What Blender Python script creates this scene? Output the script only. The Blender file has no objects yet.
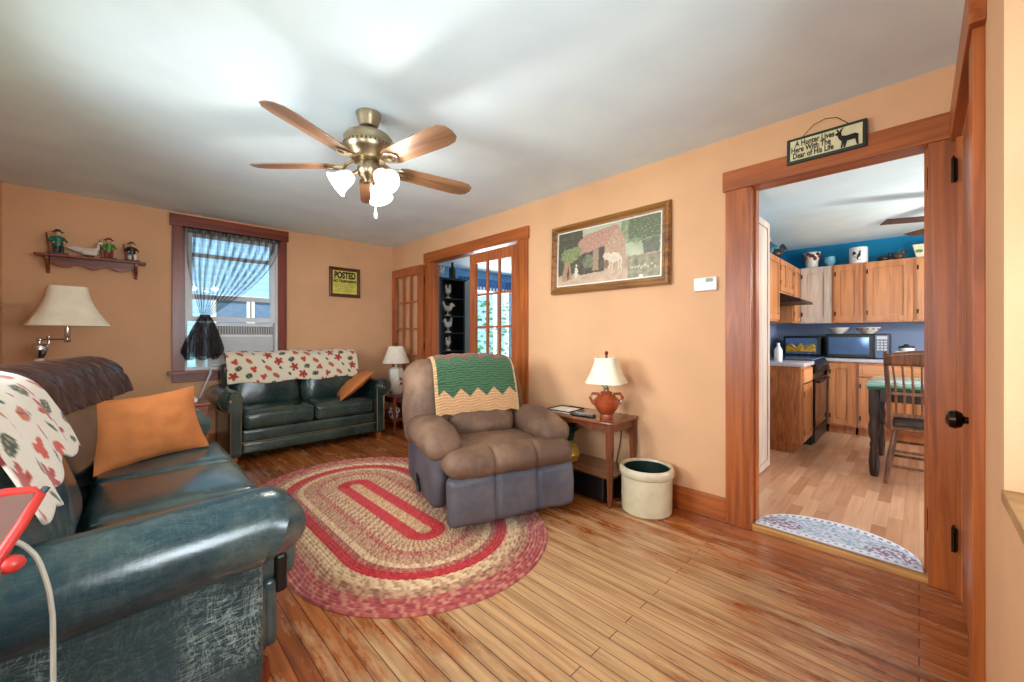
import bpy, bmesh, math, random
from mathutils import Vector, Matrix, noise
random.seed(7)
R = math.radians
PI = math.pi
scn = bpy.context.scene
COL = scn.collection

# ------------------------------------------------------------------ camera
cam_d = bpy.data.cameras.new('camera')
cam = bpy.data.objects.new('camera', cam_d); COL.objects.link(cam)
cam.location = (0, 0, 1.188)
cam.rotation_euler = (R(90), 0, R(-44.36))
cam_d.sensor_fit = 'HORIZONTAL'; cam_d.sensor_width = 36.0
cam_d.lens = 36.0 * 398 / 1024
cam_d.shift_y = -5 / 1024
cam_d.clip_start = 0.02
scn.camera = cam
# ------------------------------------------------------------------ view
scn.view_settings.view_transform = 'Standard'
scn.view_settings.look = 'None'
scn.view_settings.gamma = 1.0
scn.view_settings.use_curve_mapping = False
scn.view_settings.exposure = 0.2
scn.cycles.use_denoising = True
scn.cycles.max_bounces = 8
scn.cycles.diffuse_bounces = 5
scn.cycles.transparent_max_bounces = 16
scn.cycles.caustics_reflective = False
scn.cycles.caustics_refractive = False
scn.cycles.sample_clamp_indirect = 4.0
# ------------------------------------------------------------------ world
w = bpy.data.worlds.new('world'); scn.world = w; w.use_nodes = True
wn = w.node_tree
bg = wn.nodes['Background']
bg.inputs[0].default_value = (0.62, 0.80, 1.0, 1); bg.inputs[1].default_value = 1.5

def light(name, kind, loc, energy, color=(1, 1, 1), size=None, rot=None, size_y=None, spread=None):
    d = bpy.data.lights.new(name, kind); d.energy = energy; d.color = color
    if kind == 'AREA':
        d.shape = 'RECTANGLE'; d.size = size; d.size_y = size_y or size
        if spread: d.spread = spread
    elif kind == 'POINT': d.shadow_soft_size = size or 0.05
    elif kind == 'SUN': d.angle = size or 0.02
    o = bpy.data.objects.new(name, d); COL.objects.link(o); o.location = loc
    if rot: o.rotation_euler = rot
    return o
light('sun', 'SUN', (0, 0, 6), 6.0, (1.0, 0.96, 0.90), 0.03, Vector((-0.22, -0.42, 0.88)).to_track_quat('Z', 'Y').to_euler())
# area lamps standing in for daylight; left wall and kitchen ones are unseen additions
light('added_left_light', 'AREA', (-1.0, 2.45, 1.45), 74, (0.90, 0.96, 1.0), 2.2, (0, R(-76), 0), 0.9, R(128))
light('added_left_light_2', 'AREA', (-1.0, 0.62, 1.45), 26, (0.85, 0.94, 1.0), 0.9, (0, R(-76), 0), 0.9, R(128))
light('daylight_near_window', 'AREA', (0.50, -0.75, 1.4), 30, (0.85, 0.94, 1.0), 1.0, (R(88), 0, 0), 0.9, R(125))
light('added_kitchen_light', 'AREA', (4.6, -2.95, 1.5), 105, (0.94, 0.97, 1.0), 1.8, (R(72), 0, 0), 1.2, R(130))
light('daylight_sun_room', 'AREA', (5.55, 6.6, 1.5), 160, (0.9, 0.96, 1.0), 1.5, (R(-90), 0, 0), 1.2)

# ------------------------------------------------------------------ helpers
def s2l(c):
    return tuple(((v/255)/12.92 if v/255 <= 0.04045 else ((v/255+0.055)/1.055)**2.4) for v in c)

class MB:
    """collects shapes into one mesh"""
    def __init__(self): self.v = []; self.f = []; self.c = None
    def add(self, vs, fs):
        n = len(self.v); self.v += [tuple(p) for p in vs]; self.f += [tuple(i+n for i in f) for f in fs]; return self
    def box(self, x0, x1, y0, y1, z0, z1):
        vs = [(x, y, z) for x in (x0, x1) for y in (y0, y1) for z in (z0, z1)]
        return self.add(vs, [(0,1,3,2),(4,6,7,5),(0,4,5,1),(2,3,7,6),(0,2,6,4),(1,5,7,3)])
    def rbox(self, c, s, r=0.02, n=3, puff=(0,0,0), fn=None, m=6):
        """rounded box; puff bulges each axis; fn deforms"""
        hx, hy, hz = s[0]/2, s[1]/2, s[2]/2
        r = min(r, hx*0.999, hy*0.999, hz*0.999)
        def axis(h):
            a = [-h + r*(1-math.cos(i/n*PI/2)) for i in range(n)]
            inner = [-(h-r) + 2*(h-r)*i/m for i in range(m+1)]
            return a + inner + [-q for q in reversed(a)]
        ax, ay, az = axis(hx), axis(hy), axis(hz)
        K = len(ax); vid = {}; vs = []; fs = []
        def V(i, j, k):
            if (i, j, k) in vid: return vid[(i, j, k)]
            p = Vector((ax[i], ay[j], az[k]))
            q = Vector((max(-(hx-r), min(hx-r, p.x)), max(-(hy-r), min(hy-r, p.y)), max(-(hz-r), min(hz-r, p.z))))
            d = p-q
            if d.length > 1e-9: p = q + d.normalized()*r
            u, v_, w_ = p.x/hx, p.y/hy, p.z/hz
            g = lambda a, b: max(0, 1-a*a)*max(0, 1-b*b)
            p = Vector((p.x + puff[0]*u*g(v_, w_), p.y + puff[1]*v_*g(u, w_), p.z + puff[2]*w_*g(u, v_)))
            if fn: p = Vector(fn(p))
            vs.append(p + Vector(c)); vid[(i, j, k)] = len(vs)-1
            return len(vs)-1
        L = K-1
        for a in range(L):
            for b in range(L):
                fs.append((V(0,a,b),V(0,a,b+1),V(0,a+1,b+1),V(0,a+1,b)))
                fs.append((V(L,a,b),V(L,a+1,b),V(L,a+1,b+1),V(L,a,b+1)))
                fs.append((V(a,0,b),V(a+1,0,b),V(a+1,0,b+1),V(a,0,b+1)))
                fs.append((V(a,L,b),V(a,L,b+1),V(a+1,L,b+1),V(a+1,L,b)))
                fs.append((V(a,b,0),V(a,b+1,0),V(a+1,b+1,0),V(a+1,b,0)))
                fs.append((V(a,b,L),V(a+1,b,L),V(a+1,b+1,L),V(a,b+1,L)))
        return self.add(vs, fs)
    def lathe(self, prof, c=(0,0,0), n=24, sx=1, sy=1, a0=0.0, cap=True):
        vs = []; fs = []
        for r, z in prof:
            for i in range(n):
                a = a0 + 2*PI*i/n
                vs.append((c[0]+r*math.cos(a)*sx, c[1]+r*math.sin(a)*sy, c[2]+z))
        for j in range(len(prof)-1):
            for i in range(n):
                fs.append((j*n+i, j*n+(i+1)%n, (j+1)*n+(i+1)%n, (j+1)*n+i))
        if cap:
            if prof[0][0] > 1e-4: fs.append(tuple(reversed(range(n))))
            if prof[-1][0] > 1e-4: fs.append(tuple((len(prof)-1)*n+i for i in range(n)))
        return self.add(vs, fs)
    def tube(self, pts, rad, n=10, cap=True, flat=1.0):
        pts = [Vector(p) for p in pts]
        if not hasattr(rad, '__len__'): rad = [rad]*len(pts)
        vs = []; fs = []; up = None
        for i, p in enumerate(pts):
            t = (pts[min(i+1, len(pts)-1)] - pts[max(i-1, 0)]).normalized()
            if up is None:
                up = Vector((0,0,1)) if abs(t.z) < 0.9 else Vector((1,0,0))
            a = (up - t*up.dot(t)).normalized(); b = t.cross(a); up = a
            for k in range(n):
                q = 2*PI*k/n
                vs.append(p + a*math.cos(q)*rad[i]*flat + b*math.sin(q)*rad[i])
        for j in range(len(pts)-1):
            for k in range(n):
                fs.append((j*n+k, j*n+(k+1)%n, (j+1)*n+(k+1)%n, (j+1)*n+k))
        if cap: fs.append(tuple(reversed(range(n)))); fs.append(tuple((len(pts)-1)*n+k for k in range(n)))
        return self.add(vs, fs)
    def ell(self, c, s, n=14, m=9, rot=None):
        vs = []; fs = []
        for j in range(m+1):
            t = PI*j/m
            for i in range(n):
                a = 2*PI*i/n
                p = Vector((s[0]*math.sin(t)*math.cos(a), s[1]*math.sin(t)*math.sin(a), -s[2]*math.cos(t)))
                if rot: p = rot @ p
                vs.append(p + Vector(c))
        for j in range(m):
            for i in range(n):
                fs.append((j*n+i, j*n+(i+1)%n, (j+1)*n+(i+1)%n, (j+1)*n+i))
        return self.add(vs, fs)
    def prism(self, poly, d0, d1, axis='y'):
        """poly: 2D points; extruded along axis. axis x: (y,z); y: (x,z); z: (x,y)"""
        def P(a, b, d): return {'x': (d, a, b), 'y': (a, d, b), 'z': (a, b, d)}[axis]
        n = len(poly)
        vs = [P(a, b, d0) for a, b in poly] + [P(a, b, d1) for a, b in poly]
        fs = [tuple(range(n)), tuple(reversed(range(n, 2*n)))] + [(i, i+n, (i+1)%n+n, (i+1)%n) for i in range(n)]
        return self.add(vs, fs)
    def grid(self, fn, nu, nv, col=None):
        base = len(self.v)
        if col is not None and self.c is None: self.c = []
        for j in range(nv+1):
            for i in range(nu+1):
                u, v = i/nu, j/nv
                self.v.append(tuple(fn(u, v)))
                if col is not None: self.c.append(tuple(col(u, v))[:3] + (1.0,))
        for j in range(nv):
            for i in range(nu):
                a = base + j*(nu+1)+i
                self.f.append((a, a+1, a+nu+2, a+nu+1))
        return self
    def xf(self, M, start=0):
        self.v = self.v[:start] + [tuple(M @ Vector(p)) for p in self.v[start:]]; return self
    def wrinkle(self, amp=0.004, sc=8.0, seed=0):
        self.v = [tuple(Vector(p) + Vector((noise.noise(Vector(p)*sc+Vector((seed,0,0))), noise.noise(Vector(p)*sc+Vector((0,seed+9,0))), noise.noise(Vector(p)*sc+Vector((0,4,seed)))))*amp) for p in self.v]; return self
    def build(self, name, mat, parent=None, smooth=None, solid=0, sub=0, bevel=0, loc=None):
        me = bpy.data.meshes.new(name); me.from_pydata(self.v, [], self.f)
        bm = bmesh.new(); bm.from_mesh(me)
        bmesh.ops.remove_doubles(bm, verts=bm.verts, dist=1e-5) if self.c is None and smooth is not False else None
        bmesh.ops.recalc_face_normals(bm, faces=bm.faces)
        bm.to_mesh(me); bm.free()
        if self.c is not None:
            ca = me.color_attributes.new('col', 'FLOAT_COLOR', 'POINT')
            for i, c in enumerate(self.c): ca.data[i].color = c
        o = bpy.data.objects.new(name, me); COL.objects.link(o)
        me.materials.append(mat)
        if smooth is None: smooth = True
        if smooth:
            for p in me.polygons: p.use_smooth = True
            try: me.set_sharp_from_angle(angle=R(38))
            except Exception: pass
        if bevel:
            b = o.modifiers.new('b', 'BEVEL'); b.width = bevel; b.segments = 2; b.limit_method = 'ANGLE'; b.angle_limit = R(50)
        if solid:
            s = o.modifiers.new('s', 'SOLIDIFY'); s.thickness = solid; s.offset = 0
        if sub:
            s = o.modifiers.new('d', 'SUBSURF'); s.levels = sub; s.render_levels = sub
        if parent is not None: o.parent = parent
        if loc: o.location = loc
        return o

def tag(o, label, cat, group=None, kind=None):
    if label: o['label'] = label
    if cat: o['category'] = cat
    if group: o['group'] = group
    if kind: o['kind'] = kind
    return o
def thing(name, label, cat, loc=(0,0,0), rz=0.0, group=None, kind=None):
    o = bpy.data.objects.new(name, None); COL.objects.link(o); o.empty_display_size = 0.05
    o.location = loc; o.rotation_euler = (0, 0, rz)
    return tag(o, label, cat, group, kind)
def struct(o, label=None):
    o['kind'] = 'structure'
    if label: o['label'] = label
    return o
def copy_tree(o, parent=None):
    c = o.copy(); COL.objects.link(c)
    if parent is not None: c.parent = parent
    for ch in [x for x in bpy.data.objects if x.parent == o and x != c]:
        copy_tree(ch, c)
    return c

# ------------------------------------------------------------------ materials
def newmat(name):
    m = bpy.data.materials.new(name); m.use_nodes = True
    return m, m.node_tree, m.node_tree.nodes['Principled BSDF']
def nd(t, kind, **kw):
    n = t.nodes.new(kind)
    for k, v in kw.items():
        if k in n.inputs: n.inputs[k].default_value = v
        else: setattr(n, k, v)
    return n
def ramp(t, fac, stops):
    r = t.nodes.new('ShaderNodeValToRGB'); t.links.new(fac, r.inputs[0])
    e = r.color_ramp.elements
    while len(e) < len(stops): e.new(0.5)
    for i, (p, c) in enumerate(stops):
        e[i].position = p; e[i].color = (c if len(c) == 4 else tuple(c)+(1,))
    return r.outputs[0]
def mapping(t, scale=(1,1,1), rot=(0,0,0), loc=(0,0,0), coord='Object'):
    tc = t.nodes.new('ShaderNodeTexCoord'); mp = t.nodes.new('ShaderNodeMapping')
    t.links.new(tc.outputs[coord], mp.inputs[0])
    mp.inputs['Scale'].default_value = scale; mp.inputs['Rotation'].default_value = rot; mp.inputs['Location'].default_value = loc
    return mp.outputs[0]
def bump(t, b, h, strength=0.3, dist=0.01):
    n = t.nodes.new('ShaderNodeBump'); n.inputs['Strength'].default_value = strength; n.inputs['Distance'].default_value = dist
    t.links.new(h, n.inputs['Height']); t.links.new(n.outputs[0], b.inputs['Normal']); return n
def mixc(t, fac, a, b, mode='MIX'):
    m = t.nodes.new('ShaderNodeMix'); m.data_type = 'RGBA'; m.blend_type = mode
    for k, v in ((0, fac), (6, a), (7, b)):
        if hasattr(v, 'is_output') or hasattr(v, 'links'): t.links.new(v, m.inputs[k])
        else: m.inputs[k].default_value = v if k == 0 else (tuple(v)+(1,))[:4]
    return m.outputs[2]
def plain(name, c, rough=0.5, metal=0.0, vary=0.06, sc=12.0, bmp=0.0, bsc=60.0, spec=0.5, coat=0.0, emit=None, es=1.0, trans=0.0):
    m, t, b = newmat(name); lc = s2l(c)
    n = nd(t, 'ShaderNodeTexNoise', Scale=sc, Detail=3.0); t.links.new(mapping(t), n.inputs[0])
    lo = tuple(v*(1-vary*2) for v in lc); hi = tuple(min(1, v*(1+vary*2)) for v in lc)
    t.links.new(ramp(t, n.outputs[0], [(0.3, lo), (0.7, hi)]), b.inputs['Base Color'])
    b.inputs['Roughness'].default_value = rough; b.inputs['Metallic'].default_value = metal
    b.inputs['Specular IOR Level'].default_value = spec; b.inputs['Coat Weight'].default_value = coat
    if trans: b.inputs['Transmission Weight'].default_value = trans
    if bmp:
        n2 = nd(t, 'ShaderNodeTexNoise', Scale=bsc, Detail=4.0); t.links.new(mapping(t), n2.inputs[0]); bump(t, b, n2.outputs[0], bmp)
    if emit: b.inputs['Emission Color'].default_value = s2l(emit)+(1,); b.inputs['Emission Strength'].default_value = es
    return m
def wood(name, c1, c2, axis='z', sc=1.0, rough=0.35, coat=0.2, ring=1.0):
    """c1 light, c2 dark grain"""
    m, t, b = newmat(name)
    st = {'x': (1.2, 22, 22), 'y': (22, 1.2, 22), 'z': (22, 22, 1.2)}[axis]
    n = nd(t, 'ShaderNodeTexNoise', Scale=sc, Detail=6.0, Distortion=1.2*ring); t.links.new(mapping(t, st), n.inputs[0])
    n2 = nd(t, 'ShaderNodeTexNoise', Scale=1.3, Detail=2.0); t.links.new(mapping(t), n2.inputs[0])
    g = ramp(t, n.outputs[0], [(0.32, s2l(c2)), (0.62, s2l(c1))])
    g2 = mixc(t, 0.35, g, ramp(t, n2.outputs[0], [(0.35, (0.55,0.5,0.45)), (0.65, (1,1,1))]), 'MULTIPLY')
    t.links.new(g2, b.inputs['Base Color'])
    b.inputs['Roughness'].default_value = rough; b.inputs['Coat Weight'].default_value = coat; b.inputs['Coat Roughness'].default_value = 0.25
    bump(t, b, n.outputs[0], 0.06)
    return m
def vcol(name, rough=0.9, bsc=300, bs=0.25, sheen=0.0, coat=0.0):
    m, t, b = newmat(name)
    a = t.nodes.new('ShaderNodeAttribute'); a.attribute_name = 'col'
    n = nd(t, 'ShaderNodeTexNoise', Scale=bsc, Detail=2.0); t.links.new(mapping(t), n.inputs[0])
    t.links.new(mixc(t, 0.25, a.outputs['Color'], ramp(t, n.outputs[0], [(0.3,(0.6,)*3),(0.7,(1,)*3)]), 'MULTIPLY'), b.inputs['Base Color'])
    b.inputs['Roughness'].default_value = rough; b.inputs['Sheen Weight'].default_value = sheen; b.inputs['Coat Weight'].default_value = coat
    bump(t, b, n.outputs[0], bs, 0.003)
    return m
def leather(name, base, worn, rough=0.32, wear=0.55, scratch=0.0, wsc=9.0, lo=0.42, hi=0.72, crease=0.22, coat=0.3):
    m, t, b = newmat(name)
    n = nd(t, 'ShaderNodeTexNoise', Scale=2.2, Detail=5.0, Roughness=0.65); t.links.new(mapping(t), n.inputs[0])
    col = mixc(t, ramp(t, n.outputs[0], [(lo, (0,)*3), (hi, (wear,)*3)]), s2l(base), s2l(worn))
    v = nd(t, 'ShaderNodeTexVoronoi', Scale=wsc*9, feature='DISTANCE_TO_EDGE')
    nn = nd(t, 'ShaderNodeTexNoise', Scale=wsc, Detail=5.0, Distortion=0.8); t.links.new(mapping(t), nn.inputs[0])
    t.links.new(mapping(t), v.inputs[0])
    if True:
        ns = []
        for k, (sc, rot) in enumerate((((3, 3, 20), (0.6, 0.2, 0.3)), ((20, 4, 4), (0.2, 0.7, 0.1)), ((5, 22, 14), (0.9, 0.1, 0.8)))):
            q = nd(t, 'ShaderNodeTexNoise', Scale=1.1, Detail=5.0, Distortion=2.5, Roughness=0.6); t.links.new(mapping(t, sc, rot), q.inputs[0])
            ns.append(ramp(t, q.outputs[0], [(0.472, (0,)*3), (0.5, (1,)*3), (0.528, (0,)*3)]))
        s = mixc(t, 1.0, mixc(t, 1.0, ns[0], ns[1], 'ADD'), ns[2], 'ADD')
        big = nd(t, 'ShaderNodeTexNoise', Scale=2.6, Detail=2.0); t.links.new(mapping(t, loc=(3, 1, 0)), big.inputs[0])
        s = mixc(t, 1.0, s, ramp(t, big.outputs[0], [(0.42, (scratch*0.10,)*3), (0.62, (scratch,)*3)]), 'MULTIPLY')
        if scratch: col = mixc(t, s, col, s2l((150, 172, 168)))
    t.links.new(col, b.inputs['Base Color'])
    b.inputs['Roughness'].default_value = rough
    b.inputs['Coat Weight'].default_value = coat; b.inputs['Coat Roughness'].default_value = 0.22
    mxx = mixc(t, crease, nn.outputs[0], s, 'MIX')
    bump(t, b, mxx, 0.42, 0.010)
    return m
def glassm(name, tint=(1,1,1), refl=0.12):
    m, t, b = newmat(name)
    t.nodes.remove(b)
    tr = nd(t, 'ShaderNodeBsdfTransparent'); tr.inputs[0].default_value = tint+(1,)
    gl = nd(t, 'ShaderNodeBsdfGlossy'); gl.inputs['Roughness'].default_value = 0.03
    fr = nd(t, 'ShaderNodeFresnel', IOR=1.45)
    mx = t.nodes.new('ShaderNodeMixShader')
    ge = nd(t, 'ShaderNodeNewGeometry'); ml = nd(t, 'ShaderNodeMath', operation='MULTIPLY'); iv = nd(t, 'ShaderNodeMath', operation='SUBTRACT'); iv.inputs[0].default_value = 1.0
    t.links.new(ge.outputs['Backfacing'], iv.inputs[1]); t.links.new(iv.outputs[0], ml.inputs[0]); t.links.new(fr.outputs[0], ml.inputs[1])
    t.links.new(ml.outputs[0], mx.inputs[0]); t.links.new(tr.outputs[0], mx.inputs[1]); t.links.new(gl.outputs[0], mx.inputs[2])
    t.links.new(mx.outputs[0], t.nodes['Material Output'].inputs[0])
    return m

M = {}
def paint(name, c, bs=0.12):
    return plain(name, c, 0.75, vary=0.025, sc=2.5, bmp=bs, bsc=90, spec=0.25)
M['wall'] = paint('wall_paint', (220, 172, 130))
M['ceil'] = paint('ceiling_paint', (226, 244, 255), 0.05)
M['wall_kit'] = paint('kitchen_blue', (22, 130, 175))
M['wall_splash'] = paint('kitchen_backsplash', (130, 145, 175))
M['wall_white'] = paint('white_wall', (226, 226, 228))
M['trim_v'] = wood('trim_wood_vertical', (188, 102, 40), (142, 70, 26), 'z', 1.0, 0.4, 0.08)
M['trim_x'] = wood('trim_wood_x', (188, 102, 40), (142, 70, 26), 'x', 1.0, 0.4, 0.08)
M['trim_y'] = wood('trim_wood_y', (188, 102, 40), (142, 70, 26), 'y', 1.0, 0.4, 0.08)
M['win_v'] = wood('window_wood_vertical', (138, 54, 26), (84, 28, 14), 'z', 1.0)
M['win_x'] = wood('window_wood_x', (144, 58, 28), (84, 28, 14), 'x', 1.0)
M['door_v'] = wood('door_wood', (190, 106, 56), (146, 72, 36), 'z', 1.0, 0.4, 0.08)
M['oak'] = wood('oak_cabinet', (212, 142, 88), (174, 106, 60), 'z', 0.9, 0.4, 0.15)
M['oak_dk'] = wood('oak_end_panel', (190, 116, 60), (120, 62, 26), 'z', 1.4, 0.4, 0.1, 3.0)
M['oak_pale'] = wood('pale_cabinet', (222, 205, 190), (190, 170, 155), 'z', 0.9, 0.4, 0.15)
M['oak_x'] = wood('oak_rail', (220, 156, 104), (190, 124, 76), 'x', 0.9, 0.4, 0.15)
M['shelfw'] = wood('shelf_wood', (150, 74, 34), (88, 36, 14), 'x', 1.0)
M['tablew'] = wood('table_wood', (130, 68, 38), (80, 36, 18), 'z', 1.0)
M['tablew_y'] = wood('table_top_wood', (150, 92, 60), (92, 50, 30), 'y', 1.0, 0.25, 0.5)
M['cabriole'] = wood('cherry_wood', (140, 60, 36), (80, 26, 16), 'z', 1.0)
M['chairw'] = wood('chair_wood', (142, 92, 58), (84, 48, 26), 'z', 1.2)
M['darkw'] = wood('dark_turned_wood', (62, 40, 30), (26, 16, 12), 'z', 1.2)
M['frame'] = wood('gilt_frame', (160, 108, 48), (92, 54, 20), 'y', 1.0, 0.35, 0.3)
M['brass'] = plain('antique_brass', (168, 154, 126), 0.32, 1.0, 0.1)
M['blade'] = wood('fan_blade_wood', (158, 118, 86), (104, 70, 46), 'x', 0.7, 0.4, 0.15)
M['chrome'] = plain('chrome', (215, 215, 210), 0.15, 1.0, 0.03)
M['black'] = plain('black_plastic', (14, 14, 16), 0.35)
M['blackmetal'] = plain('black_metal', (22, 20, 20), 0.4, 0.6)
M['bronze'] = plain('dark_bronze', (48, 34, 24), 0.25, 0.9)
M['white'] = plain('white_enamel', (232, 232, 228), 0.35, vary=0.02)
M['whitevinyl'] = plain('white_vinyl', (226, 228, 230), 0.45, vary=0.02)
M['acgrey'] = plain('aircon_grey', (196, 198, 198), 0.5, vary=0.02)
M['shade'] = plain('cream_lampshade', (238, 228, 200), 0.85, vary=0.03, bmp=0.1)
M['shade2'] = plain('white_pleated_shade', (232, 222, 202), 0.85, vary=0.03)
M['porcelain'] = plain('porcelain', (228, 222, 206), 0.2, vary=0.03)
M['terracotta'] = plain('glazed_terracotta', (150, 66, 32), 0.18, vary=0.12, coat=0.6)
M['crock'] = plain('stoneware', (206, 194, 162), 0.4, vary=0.05, bmp=0.1, bsc=40, coat=0.2)
M['crockin'] = plain('dark_glaze', (22, 40, 34), 0.3)
M['gold'] = plain('gold_ceramic', (190, 150, 60), 0.3, 0.3)
M['leather_a'] = leather('sofa_leather', (18, 52, 60), (118, 128, 112), 0.24, 0.55, 0.06, coat=0.45)
M['leather_side'] = leather('sofa_side_leather', (14, 50, 58), (50, 92, 96), 0.33, 0.4, 0.9, coat=0.35)
M['leather_b'] = leather('loveseat_leather', (24, 46, 44), (92, 104, 86), 0.27, 0.45, 0.08)
M['taupe'] = leather('recliner_microfiber', (92, 66, 50), (152, 118, 92), 0.68, 0.9, wsc=4, coat=0.0, crease=0.1)
M['taupe_bl'] = leather('recliner_lower', (66, 68, 80), (116, 108, 108), 0.55, 0.8, wsc=4, coat=0.05, crease=0.1)
M['quilt'] = plain('brown_quilt', (62, 38, 32), 0.35, vary=0.15, bmp=0.4, bsc=30)
M['orange'] = plain('orange_fabric', (192, 116, 60), 0.85, vary=0.06, bmp=0.35, bsc=14)
M['sheer'] = None
M['red'] = plain('red_paint', (196, 52, 44), 0.4, vary=0.08)
M['cord'] = plain('beige_cord', (168, 166, 150), 0.6)
M['figdark'] = plain('figure_dark', (40, 36, 36), 0.4)
M['figgreen'] = plain('figure_green', (34, 110, 84), 0.4)
M['figlime'] = plain('figure_lime', (86, 140, 52), 0.4)
M['figred'] = plain('figure_red', (150, 40, 36), 0.4)
M['figskin'] = plain('figure_skin', (214, 176, 140), 0.5)
M['figwhite'] = plain('figure_white', (226, 220, 208), 0.4)
M['vc_cloth'] = vcol('printed_cloth', 0.9, 220, 0.3, 0.2)
M['vc_paint'] = vcol('oil_painting', 0.45, 160, 0.2, 0, 0.15)
M['vc_rug'] = vcol('braided_wool', 0.95, 120, 0.5, 0.2)
M['vc_mat'] = vcol('printed_mat', 0.95, 200, 0.4)
M['leaf'] = plain('foliage', (70, 130, 60), 0.6, vary=0.3, sc=8)
M['glass'] = glassm('window_glass')
M['siding'] = None
M['counter'] = plain('grey_laminate', (190, 184, 190), 0.25, vary=0.08, sc=60)
M['blueglass'] = plain('microwave_glass', (70, 100, 140), 0.08, 0.2, vary=0.05)
M['greenglass'] = plain('green_glass_top', (150, 200, 185), 0.06, vary=0.03)
M['mint'] = plain('green_edge', (20, 110, 84), 0.15)

def make_sheer():
    m, t, b = newmat('black_sheer')
    b.inputs['Base Color'].default_value = s2l((42, 36, 36))+(1,); b.inputs['Roughness'].default_value = 0.9
    a = t.nodes.new('ShaderNodeAttribute'); a.attribute_name = 'col'
    tr = nd(t, 'ShaderNodeBsdfTransparent'); mx = t.nodes.new('ShaderNodeMixShader')
    n = nd(t, 'ShaderNodeTexNoise', Scale=1.0, Detail=3.0); t.links.new(mapping(t, (60, 60, 3)), n.inputs[0])
    mm = nd(t, 'ShaderNodeMath', operation='MULTIPLY'); t.links.new(ramp(t, n.outputs[0], [(0.35,(0.45,)*3),(0.65,(1.0,)*3)]), mm.inputs[0]); t.links.new(a.outputs['Fac'], mm.inputs[1])
    t.links.new(mm.outputs[0], mx.inputs[0]); t.links.new(tr.outputs[0], mx.inputs[1]); t.links.new(b.outputs[0], mx.inputs[2])
    t.links.new(mx.outputs[0], t.nodes['Material Output'].inputs[0])
    return m
M['sheer'] = make_sheer()
def make_siding():
    m, t, b = newmat('blue_lap_siding')
    wv = nd(t, 'ShaderNodeTexWave', Scale=2.5, wave_type='BANDS', bands_direction='Z', wave_profile='SAW'); t.links.new(mapping(t), wv.inputs[0])
    t.links.new(ramp(t, wv.outputs[0], [(0.0, s2l((150,196,228))), (0.9, s2l((176,212,238))), (1.0, s2l((110,150,190)))]), b.inputs['Base Color'])
    b.inputs['Roughness'].default_value = 0.7; bump(t, b, wv.outputs[0], 0.5)
    return m
M['siding'] = make_siding()
def make_floor():
    m, t, b = newmat('pine_strip_floor')
    mp = mapping(t, (1,1,1), (0,0,R(90)))
    br = nd(t, 'ShaderNodeTexBrick', Scale=1.0, offset=0.37)
    br.inputs['Brick Width'].default_value = 2.3; br.inputs['Row Height'].default_value = 0.062
    br.inputs['Mortar Size'].default_value = 0.0019; br.inputs['Mortar Smooth'].default_value = 0.2; br.inputs['Bias'].default_value = 0.0
    br.inputs['Color1'].default_value = (0,0,0,1); br.inputs['Color2'].default_value = (1,1,1,1); br.inputs['Mortar'].default_value = (0.5,0.5,0.5,1)
    t.links.new(mp, br.inputs[0])
    n = nd(t, 'ShaderNodeTexNoise', Scale=1.0, Detail=6.0, Distortion=0.6); t.links.new(mapping(t, (34, 2.0, 1)), n.inputs[0])
    base = ramp(t, br.outputs['Color'], [(0.0, s2l((150, 80, 36))), (0.5, s2l((178, 100, 48))), (1.0, s2l((194, 118, 60)))])
    base = mixc(t, 0.75, base, ramp(t, n.outputs[0], [(0.3, (0.45,0.36,0.3)), (0.6, (1,1,1))]), 'MULTIPLY')
    # worn, bleached patch where people walk between the doors
    tc = t.nodes.new('ShaderNodeTexCoord')
    mp2 = t.nodes.new('ShaderNodeMapping'); mp2.vector_type = 'TEXTURE'; t.links.new(tc.outputs['Object'], mp2.inputs[0])
    mp2.inputs['Location'].default_value = (1.45, 1.0, 0); mp2.inputs['Scale'].default_value = (1.30, 1.15, 1)
    gr = nd(t, 'ShaderNodeTexGradient', gradient_type='SPHERICAL'); t.links.new(mp2.outputs[0], gr.inputs[0])
    n3 = nd(t, 'ShaderNodeTexNoise', Scale=1.0, Detail=7.0, Roughness=0.7); t.links.new(mapping(t, (14, 2.6, 1), loc=(2,3,0)), n3.inputs[0])
    ad = nd(t, 'ShaderNodeMath', operation='MULTIPLY_ADD'); t.links.new(gr.outputs[1], ad.inputs[0]); ad.inputs[1].default_value = 0.42; t.links.new(n3.outputs[0], ad.inputs[2])
    wear = ramp(t, ad.outputs[0], [(0.55, (0,)*3), (0.74, (0.85,)*3)])
    worn = mixc(t, 0.5, s2l((206, 166, 118)), ramp(t, n.outputs[0], [(0.32, s2l((128,88,52))), (0.6, s2l((220,182,136)))]))
    col = mixc(t, wear, base, worn)
    col = mixc(t, br.outputs['Fac'], col, s2l((74, 38, 16)))
    t.links.new(col, b.inputs['Base Color'])
    t.links.new(ramp(t, ad.outputs[0], [(0.45, (0.2,)*3), (0.8, (0.42,)*3)]), b.inputs['Roughness'])
    b.inputs['Coat Weight'].default_value = 0.2; b.inputs['Coat Roughness'].default_value = 0.15
    inv = nd(t, 'ShaderNodeMath', operation='SUBTRACT'); inv.inputs[0].default_value = 1.0; t.links.new(br.outputs['Fac'], inv.inputs[1])
    bump(t, b, inv.outputs[0], 0.4, 0.003)
    return m
M['floor'] = make_floor()
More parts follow.
